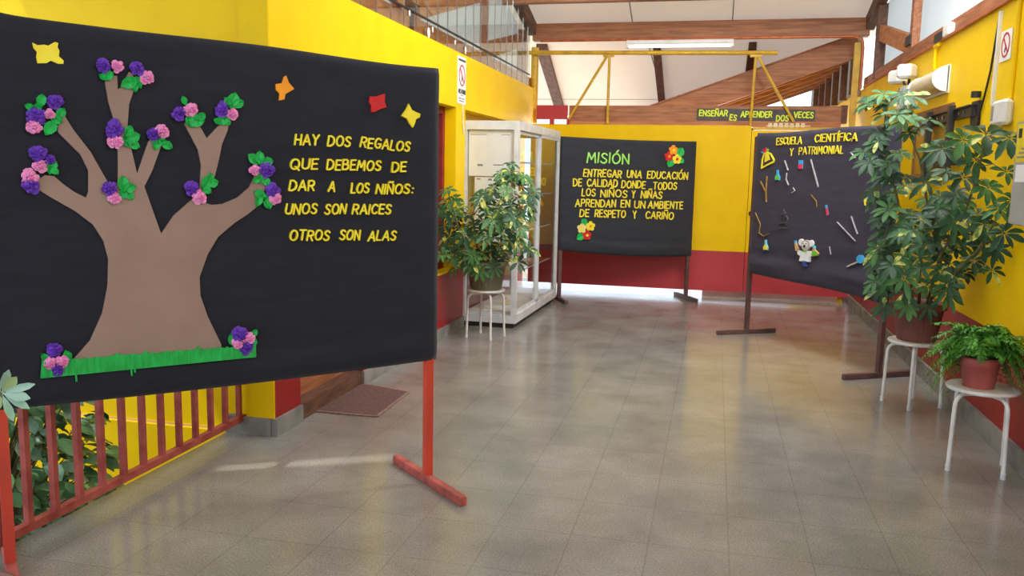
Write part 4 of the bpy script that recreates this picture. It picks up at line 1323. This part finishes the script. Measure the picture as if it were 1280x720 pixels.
# fern
rg = random.Random(31)
t = thing('potted_fern', 'bushy bright green fern in a terracotta pot on the nearest stool', 'potted plant', (ST3.x - .03, ST3.y - .02, zs))
pr = (.078, .092, .165, .05)
MB().lathe([(.072, 0), (.076, .004), (.078, .03), (.081, .032), (.088, .115), (.094, .117), (.097, .155), (.092, .165), (.082, .165), (.078, .14)], n=40).build('pot', POTR, t)
MB().lathe([(.078, .14), (0, .145)], n=24).build('soil', SOIL, t)
fm = MB()
for k in range(270):
    an = rg.uniform(0, 2 * PI)
    reach = rg.uniform(.10, .275)
    up = rg.uniform(.05, .20)
    front = math.cos(an - math.radians(-106))      # 1 towards the camera
    fall = rg.uniform(.02, .33) if reach > .15 else rg.uniform(0, .1)
    if front > .55: reach *= .6; fall *= .3
    if math.cos(an) > .3: reach = min(reach, .225)      # the wall side
    d = Vector((math.cos(an), math.sin(an), 0)); sd = Vector((-d.y, d.x, 0))
    n_ = 20
    pts = []
    p0 = d * rg.uniform(0, .05) + Vector((0, 0, .145))
    for i in range(n_ + 1):
        s_ = i / n_
        pts.append(p0 + d * (reach * s_) + Vector((0, 0, up * math.sin(min(1, s_ * 1.6) * PI / 2) - fall * s_ ** 2.4)))
    mi = 0 if rg.random() < .7 else 1
    fm.tube(pts[::4], .0012, 3, mi=1)
    for i in range(4, n_):
        wl = .026 * math.sin(PI * (i - 2) / (n_ - 1)) + .006
        dr = (pts[i + 1] - pts[i]).normalized()
        for s_ in (-1, 1):
            d2 = (sd * s_ + dr * .45 + Vector((0, 0, rg.uniform(-.3, .3)))).normalized()
            l_ = wl * rg.uniform(.8, 1.3)
            w2 = dr * (l_ * .27)
            p_ = pts[i]
            fm.add([p_, p_ + d2 * l_ * .45 + w2 + Vector((0, 0, .002)), p_ + d2 * l_ - Vector((0, 0, l_ * .2)), p_ + d2 * l_ * .45 - w2 + Vector((0, 0, .002))], [(0, 1, 2, 3)], True, mi)
for p in fm.v:
    if math.hypot(p.x - .03, p.y - .02) < .19: p.z = max(p.z, .006)
    p.x = min(p.x, XR - .006 - (ST3.x - .03))
fm.build('fronds', [FERN, FERND], t)

# pale plant poking in at the lower left corner, in front of the board
rg = random.Random(3)
pb = on_y(2, 491, 2.1)
t = thing('pale_leaf_plant', 'pale green leaves poking in before the black board, lower left', 'potted plant', (pb.x - .12, pb.y - .05, 0))
o3 = Vector((pb.x - .12, pb.y - .05, 0))
MB().lathe(pot_profile(.10, .13, .22, .04), n=40).build('pot', POTB, t)
MB().lathe([(.115, .19), (0, .195)], n=24).build('soil', SOIL, t)
MB().tube([(0, 0, .19), (.02, .01, .55), pb - o3], .008, 8, taper=.004).build('stem', STEM, t)
fm = MB()
for (x, y, w_, mi) in ((11,462,.026,0),(21,471,.034,1),(44,480,.024,0),(38,498,.032,0),(37,511,.026,0),(17,527,.024,0),(-12,470,.03,0),(-20,495,.03,0),(-8,515,.03,1)):
    e_ = on_y(x, y, 2.1 + rg.uniform(-.03, .0))
    d = e_ - pb
    leaflet(fm, pb - o3, d, (CAMP - pb).normalized(), d.length, w_, .0, mi, rg)
fm.build('foliage', [LEAFP, LEAFO], t)


# broad leaved bush beyond the railing
def bush(label, ctr, rx, ry, rz_, n, seed, lsz, mats):
    rg = random.Random(seed)
    t = thing('garden_bush', label, 'bush', (ctr[0], ctr[1], -0.45))
    fm, sm = MB(), MB()
    for k in range(n):
        an, tz = rg.uniform(0, 2 * PI), rg.uniform(.05, 1)
        rr = (rg.random() ** .4) * (1 - .35 * tz)
        p = Vector((math.cos(an) * rx * rr, math.sin(an) * ry * rr, rz_ * tz))
        if k % 4 == 0:
            sm.tube([(rg.uniform(-.06, .06), rg.uniform(-.06, .06), 0), p * .6 + Vector((0, 0, .05)), p], .006, 5, taper=.003)
        d = Vector((math.cos(an), math.sin(an), rg.uniform(-.5, .3))) + Vector((rg.uniform(-.6, .6), rg.uniform(-.6, .6), 0))
        l_ = lsz * rg.uniform(.7, 1.3)
        leaflet(fm, p, d, Vector((rg.uniform(-.4, .6), rg.uniform(-.7, .1), 1)), l_, l_ * .62, .35, 0 if rg.random() < .8 else 1, rg)
    sm.build('branches', STEM, t)
    fm.build('foliage', mats, t)
bush('dense broad-leaved green bush behind the near end of the red railing', (-3.36, 3.2), .56, .80, 1.2, 1300, 5, .10, [BUSH, BUSHB])

# ------------------------------------------------------------------ showcase
t = thing('showcase', 'tall white aluminium glass showcase against the left wall', 'showcase', (-1.866, 8.13, 0), math.radians(-1.3))
D_, L_, H_ = 0.575, 2.0, 2.03
pw = .05
f = MB()
for x in (-pw / 2, -D_ + pw / 2):
    for y in (pw / 2, L_ - pw / 2):
        f.mm((x - pw / 2, y - pw / 2, .05), (x + pw / 2, y + pw / 2, H_))
for y in (0, L_ - pw):
    f.mm((-D_ + pw, y, H_ - .08), (-pw, y + pw, H_)); f.mm((-D_ + pw, y, .05), (-pw, y + pw, .13))
for x in (-pw, -D_):
    f.mm((x, pw, H_ - .08), (x + pw, L_ - pw, H_)); f.mm((x, pw, .05), (x + pw, L_ - pw, .13))
f.build('frame', ALU, t)
MB().mm((-D_ + .02, .02, 0), (-.03, L_ - .02, .05)).build('plinth', DARK, t)
MB().mm((-D_ + .01, .01, H_), (-.01, L_ - .01, H_ + .006)).build('top_panel', ALU, t)
MB().mm((-D_ + pw, pw, .13), (-pw, L_ - pw, .145)).build('bottom_panel', ALU, t)
for z in (.52, .93, 1.30, 1.64):
    sh = MB().mm((-D_ + pw + .01, pw, z), (-pw - .03, L_ - pw, z + .008)).build('glass_shelf', GLASS, t)
    MB().mm((-pw - .034, pw, z - .002), (-pw - .028, L_ - pw, z + .01)).build('shelf_edge', ALU, sh)
MB().mm((-D_ + pw, .02, .13), (-pw, .026, H_ - .08)).build('side_pane', GLASS, t)
MB().mm((-D_ + pw, L_ - .026, .13), (-pw, L_ - .02, H_ - .08)).build('side_pane', GLASS, t)
MB().mm((-D_ + .02, pw, .13), (-D_ + .026, L_ - pw, H_ - .08)).build('back_pane', GLASS, t)
for (y0_, y1_, x) in ((pw, 1.02, -.036), (.98, L_ - pw, -.016)):
    dr = MB()
    dr.mm((x - .010, y0_, .13), (x + .010, y0_ + .045, H_ - .08)); dr.mm((x - .010, y1_ - .045, .13), (x + .010, y1_, H_ - .08))
    dr.mm((x - .010, y0_, .13), (x + .010, y1_, .165)); dr.mm((x - .010, y0_, H_ - .115), (x + .010, y1_, H_ - .08))
    do = dr.build('sliding_door', ALU, t)
    MB().mm((x - .003, y0_ + .045, .165), (x + .003, y1_ - .045, H_ - .115)).build('door_pane', GLASS, do)
    MB().mm((x + .010, (y1_ - .035) if y0_ < .5 else y0_ + .012, .95), (x + .016, (y1_ - .02) if y0_ < .5 else y0_ + .028, 1.1)).build('pull', SILVER, do)
SC = Matrix.Translation((-1.866, 8.13, 0)) @ Matrix.Rotation(math.radians(-1.3), 4, 'Z')
def scp(x, y, z): return SC @ Vector((x, y, z))
RZ = math.radians(-1.3)
# white sheets taped inside the near glass end
def sheet(label, x0, x1, z0, z1, marks):
    p = scp((x0 + x1) / 2, .030, z0)
    o = thing('poster_sheet', label, 'poster', p, RZ, 'white posters in the showcase end')
    hw = (x1 - x0) / 2
    MB().mm((-hw, -.0015, 0), (hw, .0015, z1 - z0)).build('paper', SIGNW, o)
    mk = MB()
    for (a_, b_, c_, d_) in marks:
        mk.mm((-hw + a_ * 2 * hw, -.003, (z1 - z0) * b_), (-hw + c_ * 2 * hw, -.0015, (z1 - z0) * d_))
    mk.build('faint_print', SIGNG, o)
sheet('upper white poster sheet inside the showcase end pane', -.515, -.058, 1.50, 1.945, ((.04, .90, .40, .915), (.72, .90, .92, .91), (.2, .22, .32, .26), (.55, .24, .78, .26)))
sheet('lower white poster sheet inside the showcase end pane, behind the plant', -.45, -.058, .86, 1.49, ((.05, .96, .15, .98), (.35, .95, .45, .98)))

# things standing in the showcase
def trophy(label, x, y, z, h_, m=SILVER):
    o = thing('trophy', label, 'trophy', scp(x, y, z), RZ, 'trophies in the showcase')
    MB().box((0, 0, h_ * .06), (h_ * .26, h_ * .26, h_ * .12)).build('base', DARK if m is not SILVER else SILVER, o)
    MB().lathe([(h_ * .09, h_ * .12), (h_ * .03, h_ * .2), (h_ * .045, h_ * .3), (h_ * .02, h_ * .42), (h_ * .04, h_ * .5), (h_ * .13, h_ * .62), (h_ * .16, h_ * .82), (h_ * .15, h_), (h_ * .13, h_), (h_ * .13, h_ * .82), (.0, h_ * .64)], n=20).build('cup', m, o)
    for s_ in (-1, 1):
        MB().tube([(0, s_ * h_ * .15, h_ * .9), (0, s_ * h_ * .25, h_ * .86), (0, s_ * h_ * .25, h_ * .72), (0, s_ * h_ * .13, h_ * .64)], h_ * .015, 6).build('handle', m, o)
GOLD = mat('gold_metal', (214, 170, 70), 0.25, (190, 146, 52), 9, metallic=0.9)
trophy('tall silver trophy cup on the middle shelf of the showcase', -.25, 1.60, .942, .33)
trophy('small silver trophy at the far end of the showcase', -.30, 1.80, .942, .2)
trophy('gold trophy behind the near sliding door of the showcase', -.33, .42, .942, .26, GOLD)
# pennant on the top shelf
o = thing('pennant', 'white red and yellow pennant hanging at the showcase top', 'pennant', scp(-.28, .62, 1.65), RZ)
MB().add([(0, -.16, .26), (0, .16, .26), (0, .16, .06), (0, 0, -.0), (0, -.16, .06), (.008, -.16, .26), (.008, .16, .26), (.008, .16, .06), (.008, 0, -.0), (.008, -.16, .06)],
         [(4, 3, 2, 1, 0), (5, 6, 7, 8, 9), (0, 1, 6, 5), (1, 2, 7, 6), (2, 3, 8, 7), (3, 4, 9, 8), (4, 0, 5, 9)]).build('cloth', SIGNW, o)
MB().mm((.009, -.03, .06), (.013, .04, .24)).build('red_figure', DRED, o)
MB().mm((.009, -.09, .03), (.013, .07, .07)).build('yellow_band', STKY, o)
o = thing('photo_frame', 'dark blue framed picture beside the silver trophy', 'picture frame', scp(-.38, 1.42, .942), RZ)
MB().mm((-.012, -.11, 0), (.012, .11, .30)).build('frame', COVER, o)
MB().mm((.012, -.08, .03), (.015, .08, .27)).build('picture', SIGNG, o)
o = thing('photo_frame', 'white paper with red border on the lower shelf of the showcase', 'picture frame', scp(-.36, .55, .532), RZ)
MB().mm((-.010, -.16, 0), (.010, .16, .22)).build('frame', DRED, o)
MB().mm((.010, -.135, .025), (.013, .135, .195)).build('picture', SIGNW, o)
o = thing('flower_bunch', 'small bunch of orange and red paper flowers in the showcase', 'flowers', scp(-.2, .62, .94), RZ)
mb = MB()
rg = random.Random(2)
for k in range(12):
    mb.ell((rg.uniform(-.05, .05), rg.uniform(-.09, .09), rg.uniform(.14, .3)), (.025, .03, .03), 7, 5, mi=k % 2)
mb.build('blossoms', [ORANGE, REDF], o)
MB().lathe([(.03, 0), (.04, .03), (.022, .12), (.03, .15)], n=14).build('vase', WHITEP, o)
rg = random.Random(9)
for k, (x, y, w_, d_, rz_, m, lab) in enumerate(((-.3, .30, .22, .3, .2, SIGNW, 'white sheet nearest the showcase end on the bottom panel'), (-.22, .75, .24, .32, -.25, CREAM, 'cream sheet in the middle of the showcase bottom'), (-.32, 1.15, .21, .3, .5, SIGNW, 'white sheet askew in the middle of the showcase bottom'), (-.24, 1.6, .24, .3, .1, CREAM, 'cream sheet at the far end of the showcase bottom'))):
    mb = MB(); mb.box((0, 0, 0.003), (w_, d_, .004)); o = mb.build('paper_sheet', m, origin=(0, 0, 0))
    o.location = scp(x, y, .1455); o.rotation_euler = (0, 0, rz_)
    tag(o, lab, 'paper', 'papers lying in the showcase')
for k, (x, y, m, rz_, lab) in enumerate(((-.3, .5, DRED, .2, 'dark red booklet lying on the low shelf of the showcase'), (-.28, 1.0, SIGNW, -.3, 'white booklet lying in the middle of the low shelf'), (-.3, 1.5, CREAM, .15, 'cream booklet lying at the far end of the low shelf'))):
    if k == 0: y = .28
    mb = MB(); mb.bbox((0, 0, .01), (.2, .28, .018), .002); o = mb.build('booklet', m, origin=(0, 0, 0))
    o.location = scp(x, y, .529); o.rotation_euler = (0, 0, rz_)
    tag(o, lab, 'booklet', 'booklets on the low shelf')

# ------------------------------------------------------------------ lamps and wall fittings
a = on_y(783, 57, YG - .02); bb = on_y(917.5, 55.5, YG - .02)
o = thing('ceiling_lamp', 'white twin-tube fluorescent lamp under the wide brown beam', 'lamp', ((a.x + bb.x) / 2, YG - .02, a.z))
hl = (bb.x - a.x) / 2
MB().bbox((0, 0, .03), (2 * hl, .13, .05), .01).build('housing', WHITEP, o)
for s_ in (-1, 1):
    MB().tube([(-hl + .03, s_ * .04, -.012), (hl - .03, s_ * .04, -.012)], .014).build('tube', TUBE, o)
for s_ in (-1, 1):
    MB().bbox((s_ * (hl - .015), 0, -.008), (.03, .12, .05), .006).build('end_cap', WHITEP, o)

# half-round bulkhead light
o = thing('bulkhead_light', 'half-round white wall light on the right wall', 'lamp', (XR, 7.60, 2.24))
n_ = 12
vv, fs = [], []
for yy in (-.42, .42):
    for k in range(n_ + 1):
        an = -PI / 2 + PI * k / n_
        vv.append((-.015 - .10 * math.cos(an), yy, .075 + .085 * math.sin(an)))
for k in range(n_):
    fs.append((k, k + 1, n_ + 2 + k, n_ + 1 + k))
mb = MB(); mb.add(vv, fs, True); mb.add(vv[:n_ + 1], [list(range(n_, -1, -1))]); mb.add(vv[n_ + 1:], [list(range(n_ + 1))]); mb.build('diffuser', CREAM, o)
for yy in (-.44, .42):
    vv2 = []
    for y2 in (yy, yy + .02):
        for k in range(n_ + 1):
            an = -PI / 2 + PI * k / n_
            vv2.append((-.012 - .115 * math.cos(an), y2, .075 + .098 * math.sin(an)))
    fs2 = [(k, k + 1, n_ + 2 + k, n_ + 1 + k) for k in range(n_)] + [list(range(n_, -1, -1)), list(range(n_ + 1, 2 * n_ + 2))]
    MB().add(vv2, fs2).build('end_cap', WHITEP, o)
MB().mm((-.02, -.44, -.03), (-.001, .44, .18)).build('back_plate', WHITEP, o)

# twin-head emergency light
o = thing('emergency_light', 'white twin-head emergency light beside the half-round wall light', 'lamp', (XR, 8.45, 2.18))
MB().bbox((-.05, 0, .10), (.10, .28, .20), .01).build('battery_box', WHITEP, o)
for (yy, zz, rz_, ry) in ((.16, .30, .5, 1), (-.20, .31, -.6, 1)):
    q = MB().bbox((-.10, yy, zz), (.13, .15, .12), .02, rz_); ho = q.build('lamp_head', WHITEP, o)
    MB().tube([(-.05, yy * .4, .2), (-.06, yy * .6, .25), (-.08, yy * .9, .28)], .012, 8).build('bracket', DARK, ho)
MB().tube([(-.105, .03, .19), (-.125, .0, .14), (-.11, -.05, .08), (-.105, -.08, .02)], .004, 6).build('cable', DARK, o)

# TV bracket
o = thing('screen_bracket', 'black steel screen bracket on the right wall above the plant', 'bracket', (XR, 6.95, 1.72))
q = MB(); q.mm((-.05, -.62, .26), (-.02, .62, .33)); q.mm((-.07, -.62, .325), (-.02, .62, .335)); q.build('top_rail', DARK, o)
q = MB(); q.mm((-.05, -.60, -.06), (-.02, .60, -.01)); q.build('lower_rail', DARK, o)
for yy in (-.2, .45):
    MB().mm((-.09, yy - .03, -.16), (-.05, yy + .03, .36)).build('arm', DARK, o)
for yy in (-.46, -.34, .1, .25):
    MB().tube([(-.052, yy, .295), (-.056, yy, .295)], .012).build('screw', SILVER, o)
q = MB(); q.mm((-.02, -.66, .2), (0, -.5, .36)); q.tube([(-.03, -.62, .38), (-.03, -.62, .42)], .03); q.build('wall_plate', DARK, o)
# wooden framed hatch
o = thing('wooden_hatch', 'brown wooden framed hatch on the right wall behind the bracket', 'hatch', (XR, 7.55, 1.55))
q = MB(); q.mm((-.018, -.60, .42), (-.001, .60, .57)); q.mm((-.018, -.60, 0), (-.001, -.54, .42)); q.mm((-.018, .54, 0), (-.001, .60, .42)); q.mm((-.018, -.54, 0), (-.001, .54, .05)); q.build('frame', BROWNB, o)
MB().mm((-.008, -.54, .05), (-.001, .54, .42)).build('board', OCHRE, o)

# no smoking signs
def no_smoking(name, label, parent_loc, rot, w_, h_, cz, R_, extra):
    o = thing(name, label, 'sign', parent_loc, rot, 'no smoking signs')
    MB().mm((-w_ / 2, -.006, 0), (w_ / 2, 0, h_)).build('plate', SIGNW, o)
    ring = MB()
    n_ = 28
    for k in range(n_):
        a0, a1 = 2 * PI * k / n_, 2 * PI * (k + 1) / n_
        ring.prism([(R_ * math.cos(a0), cz + R_ * math.sin(a0)), (R_ * math.cos(a1), cz + R_ * math.sin(a1)), (R_ * .86 * math.cos(a1), cz + R_ * .86 * math.sin(a1)), (R_ * .86 * math.cos(a0), cz + R_ * .86 * math.sin(a0))], -.009, -.005)
    ring.prism([(-R_ * .68, cz + R_ * .56), (-R_ * .56, cz + R_ * .68), (R_ * .68, cz - R_ * .56), (R_ * .56, cz - R_ * .68)], -.009, -.005)
    ring.build('prohibition_ring', SIGNR, o)
    MB().prism([(-R_ * .2, cz - R_ * .55), (-R_ * .05, cz - R_ * .6), (R_ * .12, cz - R_ * .15), (-R_ * .02, cz - R_ * .1)], -.0085, -.005).build('cigarette', SIGNK, o)
    extra(o)
def ex1(o):
    word('NO', (-.115, .115), (-.035, .115), .040, SIGNK, o, -.008, -.005, .08, 0, 0)
    word('FUMAR', (-.02, .115), (.12, .115), .040, SIGNK, o, -.008, -.005, .08, 0, 0)
    q = MB()
    for (x0, x1, z) in ((-.03, -.005, .075), (.01, .05, .075), (-.10, -.03, .045), (-.01, .09, .045), (-.08, .08, .022)):
        q.mm((x0, -.008, z), (x1, -.005, z + .010))
    q.build('small_print', SIGNG, o)
    q = MB()
    for k in range(9):
        q.mm((-.115 + k * .026, -.008, .395), (-.097 + k * .026, -.005, .415))
    q.build('heading_print', SIGNK, o)
no_smoking('no_smoking_sign', 'tall white NO FUMAR sign high on the left wall', (XL + .001, 7.98, 2.18), PI / 2, .265, .44, .265, .10, ex1)
no_smoking('no_smoking_sign', 'square white no-smoking sign high on the right wall', (XR - .001, 5.88, 2.28), -PI / 2, .20, .185, .095, .075, lambda o: None)

# conduits, cables and boxes on the right wall
q = MB(); q.mm((XR - .02, 6.01, 2.03), (XR, 6.035, 2.60)); tag(q.build('cable_trunking', WHITEP), 'thin white cable trunking beside the right no-smoking sign', 'trunking')
q = MB(); q.tube([(XR - .012, 6.03, 2.60), (XR - .012, 6.07, 2.45), (XR - .012, 6.12, 2.25), (XR - .012, 6.2, 2.1), (XR - .012, 6.27, 2.0), (XR - .012, 6.3, 1.9)], .007, 6)
tag(q.build('hanging_cable', DARK), 'thin dark cable hanging left of the white trunking', 'cable')
q = MB(); q.tube([(XR - .01, 5.68, 2.04), (XR - .01, 5.68, 2.61)], .014); tag(q.build('conduit', YELLOW), 'yellow painted conduit above the white plastic box', 'conduit')
q = MB(); q.tube([(XR - .012, 7.63, 2.43), (XR - .012, 7.63, 2.62)], .016); q.tube([(XR - .014, 7.66, 2.615), (XR - .014, 7.50, 2.615)], .018); tag(q.build('conduit', YELLOW), 'yellow painted conduit rising from the half-round wall light', 'conduit')
o = thing('plastic_box', 'white rounded plastic box right of the screen bracket', 'box', (XR, 5.75, 1.885))
MB().bbox((-.03, 0, .075), (.06, .25, .15), .018).build('cover', WHITEP, o)
MB().mm((-.062, .06, .03), (-.060, .10, .12)).build('label_strip', SIGNG, o)
o = thing('junction_box', 'white junction box on the timber chord above the right wall', 'box', (XR - .005, 7.27, 2.64))
MB().bbox((-.01, 0, .045), (.05, .16, .09), .008).build('cover', WHITEP, o)
MB().bbox((-.01, .26, .03), (.04, .22, .07), .006).build('steel_clip', DARK, o)
o = thing('electrical_panel', 'grey metal cabinet with yellow sticker at the right picture edge', 'electrical panel', (XR, 4.79, 1.325))
MB().bbox((-.06, 0, .272), (.12, .66, .545), .006).build('enclosure', PANELG, o)
MB().mm((-.128, -.325, .004), (-.118, .325, .541)).build('door', PANELG, o)
st = MB().mm((-.1295, .10, .33), (-.128, .31, .53)).build('sticker', STKY, o)
MB().mm((-.1305, .24, .455), (-.1295, .29, .505)).build('icon', SIGNK, st)
q = MB()
for k in range(3): q.mm((-.1305, .12, .35 + k * .022), (-.1295, .29 - .03 * k, .36 + k * .022))
q.build('print', SIGNG, st)
MB().mm((-.1295, .10, .225), (-.128, .29, .315)).build('label', SIGNW, o)
MB().tube([(-.128, -.26, .3), (-.15, -.26, .3)], .02).build('lock', SILVER, o)
# cable drop beside left sign
q = MB(); q.tube([(XL + .006, 8.02, 2.18), (XL + .01, 8.02, 2.0), (XL + .008, 8.06, 1.9)], .006, 6); tag(q.build('hanging_cable', WHITEP), 'short white cable below the left no-smoking sign', 'cable')
